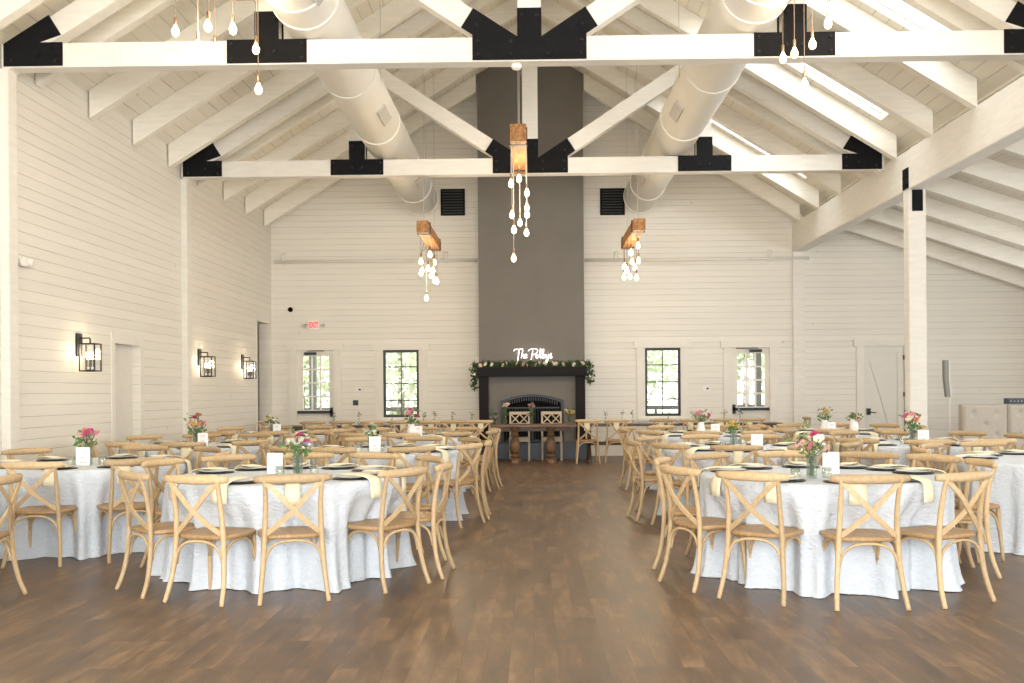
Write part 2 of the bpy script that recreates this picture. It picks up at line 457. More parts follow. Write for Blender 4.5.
# ------------------------------------------------------------------ left wall details: posts, door, opening
for n, y in ((1, 5.1), (2, 10.66), (3, 16.2)):
    struct('trim_%d' % n, MB().box(XL, XL + .10, y - .04, y + .16, 0, 4.94), 'timber', bevel=.008)
struct('trim_4', MB().box(XB0, XB1, D - .06, D, 0, 4.42), 'timber', bevel=.006)
def casing(n, x0, x1, z0, z1, w=.18, sill=False):
    y0, y1 = D - .03, D
    mb = MB().box(x0 - w, x0, y0, y1, z0 if not sill else z0 - .05, z1).box(x1, x1 + w, y0, y1, z0 if not sill else z0 - .05, z1)
    mb.box(x0 - w - .06, x1 + w + .06, y0 - .015, y1, z1, z1 + .15)
    if sill: mb.box(x0 - w, x1 + w, y0 - .05, y1, z0 - .10, z0 - .04)
    return struct('trim_%d' % n, mb, 'trim', bevel=.004)
casing(5, *W1, sill=True); casing(6, *W2, sill=True); casing(7, *D1); casing(8, *D2); casing(9, D3[0], D3[1], D3[2], D3[3], .17)
def lcasing(n, o, w=.13):
    mb = MB().box(XL, XL + .012, o[0] - w, o[0], 0, o[3]).box(XL, XL + .012, o[1], min(o[1] + w, D), 0, o[3]).box(XL, XL + .016, o[0] - w, min(o[1] + w, D), o[3], o[3] + .16)
    return struct('trim_%d' % n, mb, 'trim', bevel=.004)
lcasing(10, LD); lcasing(11, LO, .1)
struct('baseboard_far', MB().box(XL, D1[0] - .22, D - .02, D, 0, .14).box(D1[1] + .22, -1.14, D - .02, D, 0, .14).box(1.14, D2[0] - .22, D - .02, D, 0, .14).box(D2[1] + .22, D3[0] - .17, D - .02, D, 0, .14).box(D3[1] + .17, XR, D - .02, D, 0, .14), 'trim')
struct('baseboard_left', MB().box(XL, XL + .02, YB, LD[0] - .13, 0, .14).box(XL, XL + .02, LD[1] + .13, LO[0] - .1, 0, .14), 'trim')

dl = struct('door_1', MB().box(XL - .16, XL - .11, LD[0], LD[1], .01, LD[3]).box(XL - .11, XL - .10, LD[0] + .08, LD[1] - .08, .15, .95).box(XL - .11, XL - .10, LD[0] + .08, LD[1] - .08, 1.1, 2.0), 'doorpaint')
MB().ball((XL - .07, LD[0] + .08, 1.0), .03).obj('door_knob', 'bframe', dl)

def glazed_door(n, o, hinge_right, cols=3, rows=4):
    x0, x1, z0, z1 = o; w = x1 - x0
    y0, y1 = D + .03, D + .075
    gx0, gx1 = x0 + .13, x1 - .10
    gz0, gz1 = 1.05, z1 - .12
    mb = MB().box(x0, gx0, y0, y1, z0 + .01, z1).box(gx1, x1, y0, y1, z0 + .01, z1).box(gx0, gx1, y0, y1, z0 + .01, gz0).box(gx0, gx1, y0, y1, gz1, z1)
    d = struct('door_%d' % n, mb, 'trim')
    mu = MB()
    for k in range(1, cols):
        x = gx0 + (gx1 - gx0) * k / cols; mu.box(x - .017, x + .017, y0 + .005, y1 - .005, gz0, gz1)
    for k in range(1, rows):
        z = gz0 + (gz1 - gz0) * k / rows; mu.box(gx0, gx1, y0 + .004, y1 - .004, z - .017, z + .017)
    mu.obj('muntins', 'trim', d)
    MB().box(gx0, gx1, y0 + .02, y0 + .024, gz0, gz1).obj('pane', 'glass', d)
    pb = MB().box(x0 + .02, x1 - .02, y0 - .09, y0 - .04, .97, 1.03)
    e = x1 - .07 if not hinge_right else x0 + .02
    pb.box(e, e + .05, y0 - .09, y0, .90, 1.10).box(x0 + .02, x0 + .06, y0 - .06, y0, .98, 1.02).box(x1 - .06, x1 - .02, y0 - .06, y0, .98, 1.02)
    pb.obj('panic_bar', 'bframe', d)
    cx = x0 + .30 if not hinge_right else x1 - .3
    MB().box(cx - .13, cx + .13, y0 - .08, y0, z1 - .10, z1 - .04).obj('door_closer', 'bframe', d)
    MB().box(x0 + .1 if hinge_right else cx - .05, cx + .05 if hinge_right else x1 - .2, y0 - .05, y0 - .03, z1 - .02, z1).obj('closer_arm', 'bframe', d)
    return d
glazed_door(2, D1, False); glazed_door(3, D2, True)
# plank door with a diagonal brace
x0, x1, z0, z1 = D3
d3 = struct('door_4', MB().box(x0, x1, D + .04, D + .09, .0, z1), 'doorpaint')
mb = MB().box(x0 + .01, x0 + .12, D + .02, D + .04, .01, z1 - .01).box(x1 - .15, x1 - .01, D + .02, D + .04, .01, z1 - .01).box(x0 + .12, x1 - .15, D + .02, D + .04, z1 - .14, z1 - .01).box(x0 + .12, x1 - .15, D + .02, D + .04, .01, .15)
mb.prism([(x0 + .12, z1 - .14), (x0 + .20, z1 - .14), (x1 - .15, .25), (x1 - .15, .15), (x1 - .21, .15), (x0 + .12, z1 - .30)], D + .02, D + .04)
mb.obj('door_brace', 'doorpaint', d3)
hx, hz = onY(869, 411.6, D)
MB().box(hx - .045, hx + .035, D - .005, D + .02, hz - .07, hz + .07).tube([(hx, D - .02, hz - .01), (hx, D - .05, hz - .01), (hx + .14, D - .05, hz - .02)], .011, 6).obj('door_handle', 'bframe', d3)
for zz in (z1 - .25, 1.3, .3):
    MB().box(x1 - .03, x1 + .012, D - .005, D + .02, zz - .05, zz + .05).obj('hinge', 'bframe', d3)

def black_window(n, o):
    x0, x1, z0, z1 = o; y0, y1 = D + .02, D + .09; t = .055
    fr = MB().box(x0, x0 + t, y0, y1, z0, z1).box(x1 - t, x1, y0, y1, z0, z1).box(x0 + t, x1 - t, y0, y1, z0, z0 + t).box(x0 + t, x1 - t, y0, y1, z1 - t, z1)
    w = struct('window_%d' % n, fr, 'bframe')
    mu = MB(); xm = (x0 + x1) / 2; mu.box(xm - .011, xm + .011, y0 + .02, y1 - .02, z0 + t, z1 - t)
    for k in (1, 2, 3):
        z = z0 + (z1 - z0) * k / 4; mu.box(x0 + t, x1 - t, y0 + .021, y1 - .021, z - .012, z + .012)
    mu.obj('muntins', 'bframe', w)
    MB().box(x0 + t, x1 - t, y0 + .034, y0 + .038, z0 + t, z1 - t).obj('pane', 'glass', w)
black_window(1, W1); black_window(2, W2)

# ------------------------------------------------------------------ roof timbers
def top_chord_pts(sgn, z_off_top, z_off_bot, xa, xb):
    return [(sgn * xa, RIDGE + z_off_top - SL * xa), (sgn * xb, RIDGE + z_off_top - SL * xb), (sgn * xb, RIDGE + z_off_bot - SL * xb), (sgn * xa, RIDGE + z_off_bot - SL * xa)]
ZC0, ZC1 = 4.95, 5.21
BOLT = MB().tube([(0, -.03, 0), (0, -.012, 0)], .018, 6).mesh('bolt', 'bolt')
def bar2(p, q, w):
    p = Vector(p); q = Vector(q); d = (q - p).normalized(); n = Vector((-d.y, d.x)) * (w / 2)
    return [tuple(p + n), tuple(q + n), tuple(q - n), tuple(p - n)]
TO, TBt = -.20, -.48       # truss rafter top and underside below the deck line
def truss(y, label, T=.2):
    t = thing('roof_truss', label, 'roof truss', (0, y, 0), 0, 'white roof trusses')
    MB().box(XL + .02, XB0 + .02, 0, T, ZC0, ZC1).obj('bottom_chord', 'timber', t, bevel=.006)
    for s in (-1, 1):
        pts = top_chord_pts(s, TO, TBt, .005, 5.66)
        MB().prism(pts, .005, T - .005).obj('top_chord', 'timber', t)
        # diagonal strut from king post foot to the rafter
        MB().prism(bar2((s * .22, 5.121), (s * 2.85, 6.857), .235), .008, T - .008).obj('strut', 'timber', t)
        MB().prism([(s * 2.82 - .115, ZC1), (s * 2.82 + .115, ZC1), (s * 2.82 + .115, RIDGE + TBt - SL * (2.82 + s * .115)), (s * 2.82 - .115, RIDGE + TBt - SL * (2.82 - s * .115))], .01, T - .01).obj('queen_post', 'timber', t)
    MB().box(-.125, .125, .012, T - .012, ZC1, RIDGE + TBt + .02).obj('king_post', 'timber', t)
    def bolts(pl, pts):
        for bx, bz in pts:
            o = bpy.data.objects.new('bolt', BOLT); COL.objects.link(o); o.parent = pl; o.location = (bx, 0, bz)
    # black steel plates, front and back
    zb, zt = ZC0 + .012, ZC1 + .005
    C = [(-.61, zb), (.61, zb), (.61, zt + .02), (.73, zt + .10), (.60, zt + .305), (.13, zt - .005), (.13, zt + .30), (-.13, zt + .30), (-.13, zt - .005), (-.60, zt + .305), (-.73, zt + .10), (-.61, zt + .02)]
    pl = MB().prism(C, -.012, 0).prism(C, T, T + .012).obj('gusset_plate', 'black', t)
    bolts(pl, [(-.55, zb + .06), (-.55, zb + .2), (-.2, zb + .06), (.2, zb + .06), (-.2, zb + .2), (.2, zb + .2), (.55, zb + .06), (.55, zb + .2), (-.08, zt + .22), (.08, zt + .22), (-.56, zt + .12), (.56, zt + .12)])
    for s in (-1, 1):
        x = s * 2.82
        P = [(x - .43, zb), (x + .43, zb), (x + .43, zt), (x + .13, zt), (x + .13, zt + .30), (x - .13, zt + .30), (x - .13, zt), (x - .43, zt)]
        pl = MB().prism(P, -.012, 0).prism(P, T, T + .012).obj('gusset_plate', 'black', t)
        bolts(pl, [(x - .38, zb + .05), (x - .38, zb + .2), (x + .38, zb + .05), (x + .38, zb + .2), (x - .08, zt + .22), (x + .08, zt + .22), (x - .08, zb + .12), (x + .08, zb + .12)])
        k = RIDGE + TO
        xo, xi = 5.67, 5.03
        a = (xo, k - SL * xo + .02)
        u = Vector((-1, SL)).normalized(); nrm = Vector((SL, 1)).normalized()
        top_end = Vector(a) + u * .58; bot_end = top_end - Vector((SL, 1)).normalized() * .25
        P = [(xo, zb), a, tuple(top_end), tuple(bot_end), (xi + .26, zt), (xi, zt), (xi, zb)]
        P = [(s * px, pz) for px, pz in P]
        pl = MB().prism(P, -.012, 0).prism(P, T, T + .012).obj('heel_plate', 'black', t)
        bolts(pl, [(s * 5.1, zb + .05), (s * 5.1, zb + .2), (s * 5.58, zb + .06), (s * 5.3, zb + .12)])
    return t
truss(10.64, 'nearest white roof truss with black steel plates, spanning the top of view')
truss(16.15, 'farther white roof truss with black plates, in front of the chimney')

RY = [8.65 + 1.4 * k for k in range(0, 10)]
ordn = ['first', 'second', 'third', 'fourth', 'fifth', 'sixth', 'seventh', 'eighth', 'ninth', 'tenth']
RB = -.37
for i, y in enumerate(RY):
    for s, side in ((-1, 'left'), (1, 'right')):
        xs0 = .065 if i < len(RY) - 1 else 1.15   # the last pair meets the chimney
        pts = [(s * xs0, RIDGE - .005 - SL * xs0), (s * 5.70, RIDGE - .005 - SL * 5.70), (s * 5.70, RIDGE + RB - SL * 5.70), (s * xs0, RIDGE + RB - SL * xs0)]
        if i == 0: continue
        o = MB().prism(pts, y - .07, y + .07).obj('rafter', 'rafter')
        tag(o, 'white roof rafter on the %s slope, %s from the camera' % (side, ordn[i - 1]), 'rafter', 'rafters of the %s slope' % side)
    if i >= 1:
        pts = [(XB1 + .01, deck(XB1 + .01) - .005), (XR - .01, deck(XR - .01) - .005), (XR - .01, deck(XR - .01) - .34), (XB1 + .01, deck(XB1 + .01) - .34)]
        o = MB().prism(pts, y - .07, y + .07).obj('rafter', 'rafter')
        tag(o, 'white rafter of the low side aisle roof, %s from the camera' % ordn[i - 1], 'rafter', 'rafters of the side aisle')
tag(MB().box(-.06, .06, YB, D, RIDGE - .48, RIDGE - .06).obj('ridge_beam', 'timber'), 'white ridge beam along the peak of the ceiling', 'beam')
tag(MB().box(XB0 + .005, XB1, YB, D, 4.42, 5.02).obj('roof_beam', 'timber', bevel=.008), 'big white beam running along the right side on the post', 'beam')
px0, px1 = XB0, XB1
pt = thing('support_post', 'square white post holding up the big beam at right', 'post', (0, 15.08, 0))
MB().box(px0, px1, 0, .22, 0, 4.418).obj('shaft', 'timber', pt, bevel=.01)
MB().box(px0 - .02, px1 + .02, -.02, .24, 0, .16).obj('base_trim', 'trim', pt, bevel=.005)
MB().box(px0 + .05, px0 + .21, -.012, 0, 4.09, 4.41).obj('bracket_plate', 'black', pt)
q = MB().box(XB0 - .010, XB0 + .004, .0, .22, 4.44, 4.75)
for by in (.05, .17):
    for bz in (4.5, 4.61, 4.72): q.tube([(XB0 - .025, by, bz), (XB0 - .01, by, bz)], .016, 6)
q.obj('bracket_plate', 'black', pt)

# ------------------------------------------------------------------ air ducts
def duct(s, label):
    X, Z, R = 2.35 * s, 5.575, .355
    t = thing('air_duct', label, 'air duct', (X, 0, 0), 0, 'round air ducts')
    n = 36
    MB().tube([(0, YB + .01, Z), (0, 21.35, Z)], R, n).obj('duct_pipe', 'duct', t, smooth=False)
    e = MB(); i0 = 0
    prof = [(R, 21.35), (R * .97, 21.47), (R * .85, 21.58), (R * .6, 21.66), (.01, 21.7)]
    for r, y in prof:
        for j in range(n):
            a = 2 * pi * j / n; e.v.append((r * cos(a), y, Z + r * sin(a)))
    for k in range(len(prof) - 1):
        for j in range(n):
            j2 = (j + 1) % n; e.f.append((k * n + j, k * n + j2, (k + 1) * n + j2, (k + 1) * n + j))
    e.obj('end_cap', 'duct', t, smooth=True)
    for y in (7.4, 8.6, 9.9, 10.38, 12.8, 15.2, 17.6, 19.9, 21.3):
        MB().tube([(0, y - .02, Z), (0, y + .02, Z)], R + .012, n).obj('joint_ring', 'duct', t)
    for y in (9.6, 14.1, 18.6):
        g = MB(); a = radians(-38) if s < 0 else radians(218)
        mt = Matrix.Translation((0, y, Z)) @ Matrix.Rotation(-a, 4, 'Y')
        g.box(R - .01, R + .02, -.32, .32, -.08, .08, mt)
        g.obj('air_grille', 'grille', t)
    for y in (7.5, 13.3, 18.9):
        for xx in (-R, R):
            MB().tube([(xx, y, Z), (xx, y, deck(abs(X + xx)) - .0)], .006, 5).obj('hanger_rod', 'grille', t)
    for c in t.children:
        if c.name.startswith('duct_pipe'):
            for p in c.data.polygons: p.use_smooth = len(p.vertices) == 4
    return t
duct(-1, 'long round white air duct hanging in the roof left of the ridge')
duct(1, 'long round white air duct hanging in the roof right of the ridge')

# ------------------------------------------------------------------ fireplace
YC = 21.25
fp = thing('fireplace', 'grey chimney breast with black mantel, arched firebox and low hearth', 'fireplace', (0, YC, 0))
cx0 = onY(478.6, 300, YC)[0]; cx1 = onY(584.2, 300, YC)[0]
cm = (cx0 + cx1) / 2
MB().prism([(cx0, 0), (cx1, 0), (cx1, RIDGE - SL * cx1 - .01), (0, RIDGE - .01), (cx0, RIDGE + SL * cx0 - .01)], 0, D - YC - .001).obj('chimney_breast', 'grey', fp)
zm1 = onY(531, 367, YC - .25)[1]; zm0 = onY(531, 376.2, YC - .25)[1]
mb = MB().box(cx0 - .03, cx1 + .03, -.26, -.001, zm0, zm1)
mb.obj('mantel_shelf', 'mantel', fp, bevel=.01)
for a, b in ((cx0, cx0 + .20), (cx1 - .20, cx1)):
    MB().box(a, b, -.16, -.001, .33, zm0 - .001).obj('mantel_leg', 'mantel', fp, bevel=.006)
MB().box(cx0 - .02, cx1 + .05, -.45, -.001, 0, .33).obj('hearth', 'hearth', fp, bevel=.008)
fx0 = onY(501, 420, YC)[0]; fx1 = onY(563.8, 420, YC)[0]; fm = (fx0 + fx1) / 2; fw = (fx1 - fx0) / 2
zs = onY(531, 400.5, YC)[1]; zt = onY(531, 394.3, YC)[1]
def arch(w, zspring, zcrown, n=14, z0=.335):
    # circular segment
    h = zcrown - zspring; r = (w * w + h * h) / (2 * h); a = math.asin(w / r)
    out = [(fm - w, z0)]
    for k in range(n + 1):
        t = -a + 2 * a * k / n; out.append((fm + r * sin(t), zcrown - r + r * cos(t)))
    out.append((fm + w, z0)); return out
def ring(o, i, y0, y1):
    mb = MB(); n = len(o); mb.v = [(x, y0, z) for x, z in o] + [(x, y0, z) for x, z in i] + [(x, y1, z) for x, z in o] + [(x, y1, z) for x, z in i]
    for k in range(n - 1):
        mb.f += [(k, k + 1, n + k + 1, n + k), (2 * n + k, 3 * n + k, 3 * n + k + 1, 2 * n + k + 1), (k, 2 * n + k, 2 * n + k + 1, k + 1), (n + k, n + k + 1, 3 * n + k + 1, 3 * n + k)]
    mb.f += [(0, n, 3 * n, 2 * n), (n - 1, 3 * n - 1, 4 * n - 1, 2 * n - 1)]
    return mb
fo = arch(fw, zs, zt); fi = arch(fw - .06, zs - .05, zt - .05)
ring(fo, fi, -.05, 0).obj('firebox_frame', 'iron', fp)
fi2 = arch(fw - .085, zs - .16, zt - .15)
lou = MB()
for k in range(22):
    t = -.88 + 1.76 * k / 21; x = fm + t * (fw - .07)
    zc = zt - .05 - (t * t) * (zt - zs) * .95
    lou.box(x - .010, x + .010, -.035, -.012, zc - .085, zc - .012)
lou.obj('vent_bars', 'iron', fp)
mb = MB(); mb.prism(fi, -.012, -.002); mb.obj('firebox_glass', 'firedark', fp)
dr = MB().box(fm - .022, fm + .022, -.045, -.012, .335, zt - .16)
dr.obj('door_stile', 'iron', fp)
for s in (-1, 1):
    a, b = sorted((fm + s * .03, fm + s * (fw - .09)))
    hb = MB().box(a, b, -.04, -.013, zs - .17, zs - .14).box(a, b, -.04, -.013, .34, .39)
    for k in range(9):
        x = a + (b - a) * (k + .5) / 9; hb.box(x - .004, x + .004, -.022, -.013, .39, zs - .17)
    hb.obj('fire_door', 'iron', fp)
    MB().tube([(fm + s * .06, -.07, .85), (fm + s * .06, -.07, 1.1)], .010, 6).obj('door_pull', 'iron', fp)

# neon sign: script tubes standing on the mantel
def smooth_path(pts, n=5):
    P = [Vector(p) for p in pts]; out = []
    for i in range(len(P) - 1):
        p0 = P[max(i - 1, 0)]; p1 = P[i]; p2 = P[i + 1]; p3 = P[min(i + 2, len(P) - 1)]
        for k in range(n):
            t = k / n
            out.append(.5 * ((2 * p1) + (p2 - p0) * t + (2 * p0 - 5 * p1 + 4 * p2 - p3) * t * t + (3 * p1 - p0 - 3 * p2 + p3) * t ** 3))
    out.append(P[-1]); return out
sx0, sz0 = onY(513.8, 360.8, YC - .12); sx1, sz1 = onY(552.6, 348.6, YC - .12)
SWd, SHt = sx1 - sx0, sz1 - sz0
strokes = [
    [(0, .80), (.03, .95), (.12, .96), (.24, .98)], [(.145, .95), (.125, .5), (.10, .02)],
    [(.235, .92), (.21, .5), (.19, .22)], [(.20, .35), (.235, .52), (.26, .48), (.255, .25), (.275, .22)],
    [(.285, .36), (.33, .40), (.335, .52), (.305, .54), (.285, .38), (.30, .24), (.35, .26)],
    [(.49, .88), (.465, .4), (.44, .0)], [(.37, .80), (.42, .95), (.52, 1.0), (.61, .92), (.60, .70), (.53, .52), (.48, .50)],
    [(.60, .50), (.57, .42), (.575, .25), (.61, .22), (.635, .36), (.61, .50), (.60, .50)],
    [(.645, .30), (.70, .70), (.705, .95), (.68, .92), (.675, .5), (.69, .22), (.715, .26)],
    [(.72, .30), (.765, .70), (.768, .93), (.745, .90), (.735, .5), (.75, .22), (.775, .26)],
    [(.78, .34), (.815, .42), (.81, .52), (.785, .48), (.78, .30), (.80, .22), (.83, .30)],
    [(.835, .52), (.84, .30), (.865, .24), (.89, .34)], [(.90, .54), (.885, .2), (.86, -.12), (.825, -.10), (.84, .05), (.91, .30)],
    [(.92, .34), (.965, .62), (.955, .42), (.985, .28), (.96, .20), (.93, .24)]]
ns = thing('neon_sign', 'white neon script sign reading The Polleys, glowing above the mantel', 'neon sign', (sx0, YC - .12, sz0))
mbn = MB()
for st in strokes:
    mbn.tube([(x * SWd, 0, z * SHt) for x, z in [(p[0], p[1]) for p in smooth_path([(a, b, 0) for a, b in st])]], .0065, 6)
mbn.obj('neon_tube', 'neon', ns, smooth=True)
for xx in (.08, SWd * .5, SWd - .1):
    MB().tube([(xx, .03, zm1 - sz0 + .001), (xx, .03, SHt * .8)], .005, 6).obj('support_rod', 'grille', ns)

def leaf_quads(mb, c, n, r, size, sq=(1, 1, 1)):
    for _ in range(n):
        while True:
            p = Vector((random.uniform(-1, 1), random.uniform(-1, 1), random.uniform(-1, 1)))
            if p.length < 1: break
        p = Vector((c[0] + p.x * r * sq[0], c[1] + p.y * r * sq[1], c[2] + p.z * r * sq[2]))
        d = Vector((random.uniform(-1, 1), random.uniform(-1, 1), random.uniform(-.6, 1))).normalized()
        w = d.cross(Vector((random.uniform(-1, 1), random.uniform(-1, 1), random.uniform(-1, 1)))).normalized()
        L = size * random.uniform(.7, 1.3); nn = d.cross(w) * L * .12
        i = len(mb.v)
        mb.v += [tuple(p), tuple(p + d * L * .5 + w * L * .28 + nn), tuple(p + d * L), tuple(p + d * L * .5 - w * L * .28 + nn), tuple(p + d * L * .5)]
        mb.f += [(i, i + 1, i + 4), (i + 1, i + 2, i + 4), (i + 2, i + 3, i + 4), (i + 3, i, i + 4)]
    return mb
def rose_mesh(name, m, r=1.0, layers=((1.0, 7, .15), (.75, 6, .35), (.5, 5, .6), (.28, 4, .8))):
    mb = MB()
    for rr, n, up in layers:
        for k in range(n):
            a = 2 * pi * (k + random.random() * .4) / n
            u = Vector((cos(a), sin(a), 0)); w = Vector((-sin(a), cos(a), 0)); z = Vector((0, 0, 1))
            rows = []
            for j, (t, ww) in enumerate(((0, .18), (.55, .62), (.9, .58), (1.02, .30))):
                base = u * (rr * t) + z * (up * t * .9 + (.12 if j == 3 else 0) * -1)
                cup = z * .10
                rows.append([base - w * ww * rr + cup, base, base + w * ww * rr + cup])
            i = len(mb.v)
            for row in rows: mb.v += [tuple(q * r) for q in row]
            for j in range(3):
                for c in range(2):
                    q = i + j * 3 + c; mb.f.append((q, q + 1, q + 4, q + 3))
    mb.ball((0, 0, .35 * r), .28 * r, 8, 5)
    me = mb.mesh(name, m, smooth=True); return me
def bud_mesh(name, m):
    mb = MB(); mb.ball((0, 0, .4), .5, 8, 5, (1, 1, 1.5)); mb.lathe([(.1, -.5), (.35, -.1), (.2, .1)], 6)
    return mb.mesh(name, m, smooth=True)
ROSE = {c: rose_mesh('flower', c) for c in ('pink', 'hot', 'blush', 'ivory', 'lilac', 'mustard', 'peach')}
BUD = {c: bud_mesh('flower', c) for c in ('pink', 'hot', 'blush', 'ivory', 'lilac', 'mustard', 'peach')}
def flower(me, parent, loc, size, tilt=None):
    o = bpy.data.objects.new('flower', me); COL.objects.link(o); o.parent = parent; o.location = loc; o.scale = (size,) * 3
    if tilt is None: tilt = (random.uniform(-.6, .6), random.uniform(-.6, .6), random.uniform(0, 6))
    o.rotation_euler = tilt; return o

gl = thing('flower_garland', 'green leaf garland with white flowers draped along the black mantel', 'garland', (0, YC - .14, zm1))
fo_ = MB()
for k in range(46):
    x = cx0 - .04 + (cx1 - cx0 + .08) * k / 45
    leaf_quads(fo_, (x, 0, .05), 17, .085, .075, (1, .9, .75))
for x, L in ((cx0 - .09, .46), (cx1 + .09, .36)):
    for k in range(12):
        z = -L * k / 11; leaf_quads(fo_, (x + random.uniform(-.03, .03), -.02, z + .03), 16, .075 - .02 * k / 11, .07)
fo_.obj('foliage', 'leaf', gl)
for k, fx in enumerate((480.5, 485.5, 492, 503, 506, 517, 523.5, 526.5, 536, 539, 545, 553, 556, 563, 574, 581, 583)):
    X = onY(fx, 365, YC - .2)[0]; c = 'ivory' if k % 6 else 'blush'
    flower(ROSE[c], gl, (X, -.07, .06 + random.uniform(-.02, .03)), .044, (radians(65), 0, random.uniform(0, 6)))
flower(ROSE['ivory'], gl, (cx0 - .1, -.07, -.14), .03, (1.3, 0, 0)); flower(ROSE['ivory'], gl, (cx1 + .1, -.07, -.20), .03, (1.3, 0, 0))

# ------------------------------------------------------------------ wall fittings
def vent(px0, py0, px1, py1, label):
    a = rect(px0, py0, px1, py1); t = thing('wall_vent', label, 'vent', (0, D, 0), 0, 'black square wall vents')
    x0, x1, z0, z1 = a
    MB().box(x0, x1, -.03, -.001, z0, z1).obj('vent_frame', 'black', t, bevel=.005)
    s = MB()
    for k in range(9):
        z = z0 + .05 + (z1 - z0 - .1) * k / 8; s.box(x0 + .04, x1 - .04, -.04, -.03, z - .012, z + .012)
    s.obj('slats', 'bframe', t)
vent(440.7, 189, 465, 215.7, 'black square vent high on the far wall, left of the chimney')
vent(600, 188.5, 624.7, 215.2, 'black square vent high on the far wall, right of the chimney')

def pipe(pa, pb, label, fits):
    xa, za = onY(*pa, D - .1); xb, zb_ = onY(*pb, D - .1); z = (za + zb_) / 2
    t = thing('sprinkler_pipe', label, 'pipe', (0, D - .08, z), 0, 'wall pipes')
    MB().tube([(xa, 0, 0), (xb, 0, 0)], .035, 10).obj('pipe_run', 'trim', t, smooth=True)
    for fx in fits:
        x = onY(fx, 260, D - .1)[0]
        MB().tube([(x, 0, -.0), (x, 0, .14)], .03, 8).tube([(x, 0, .13), (x, -.02, .18)], .045, 8).obj('fitting', 'trim', t)
        MB().box(x - .03, x + .03, .0, .078, -.05, .05).obj('pipe_bracket', 'trim', t)
pipe((274, 261.5), (477, 260.5), 'white pipe along the far wall, left of the chimney', (283, 446))
pipe((585, 260), (809, 258.3), 'white pipe along the far wall, right of the chimney', (616, 770))

# exit sign
ex0, ex1, ez0, ez1 = rect(308.5, 320.5, 320, 330.2)
ex = thing('exit_sign', 'small white sign with red EXIT letters above the left glazed door', 'exit sign', ((ex0 + ex1) / 2, D, (ez0 + ez1) / 2))
w, h = (ex1 - ex0) / 2, (ez1 - ez0) / 2
MB().box(-w, w, -.05, -.001, -h, h).obj('housing', 'white', ex, bevel=.01)
tc = bpy.data.curves.new('letters', 'FONT'); tc.body = 'EXIT'; tc.size = w * .80; tc.align_x = 'CENTER'; tc.align_y = 'CENTER'; tc.extrude = .003; tc.offset = .004
tc.materials.append(M['red'])
tmp = bpy.data.objects.new('letters', tc); COL.objects.link(tmp); bpy.context.view_layer.update()
me_ = bpy.data.meshes.new_from_object(tmp.evaluated_get(bpy.context.evaluated_depsgraph_get())); bpy.data.objects.remove(tmp)
me_.materials.clear(); me_.materials.append(M['red'])
to = bpy.data.objects.new('letters', me_); COL.objects.link(to); to.parent = ex; to.location = (0, -.054, 0); to.rotation_euler = (pi / 2, 0, 0); to.scale = (1, 1.7, 1)
for s in (-1, 1):
    MB().tube([(s * (w + .0), -.03, 0), (s * (w + .05), -.04, 0)], .012, 6).tube([(s * (w + .07), -.02, 0), (s * (w + .08), -.09, -.01)], .04, 10).obj('lamp_head', 'grille', ex)
def small_box(name, px, py, w, h, m, label, cat, depth=.03):
    x, z = onY(px, py, D - depth)
    return tag(MB().box(-w / 2, w / 2, -depth, -.001, -h / 2, h / 2).obj(name, m, bevel=.003, loc=(x, D, z)), label, cat)
x, z = onY(290, 309.5, D - .05)
t = thing('security_camera', 'small black dome camera on the far wall, left of the exit sign', 'security camera', (x, D, z))
MB().tube([(0, -.001, 0), (0, -.03, 0)], .055, 14).obj('mount', 'bframe', t); MB().ball((0, -.035, 0), .045, 12, 8).obj('dome', 'firedark', t, smooth=True)
def thermostat(px, py, label):
    x, z = onY(px, py, D - .03); t = thing('wall_control', label, 'wall control', (x, D, z))
    MB().box(-.08, .08, -.025, -.001, -.05, .05).obj('cover', 'white', t, bevel=.004)
    MB().box(.0, .05, -.03, -.025, -.018, .018).obj('display', 'bframe', t)
thermostat(358.5, 389.5, 'small white wall control between the left door and window')
thermostat(706.5, 388.5, 'small white wall control between the right window and door')
small_box('wall_switch', 355.5, 402.8, .115, .115, 'bframe', 'black square switch plate between the left door and window', 'switch')
ye, ze = onX(24, 261.5, XL + .05)
t = thing('emergency_light', 'white twin emergency light high on the left wall', 'emergency light', (XL, ye, ze))
MB().box(.001, .06, -.17, .17, -.05, .05).obj('housing', 'white', t, bevel=.01)
for s in (-1, 1): MB().tube([(.05, s * .10, .0), (.10, s * .11, -.01)], .045, 12).obj('lamp_head', 'white', t)

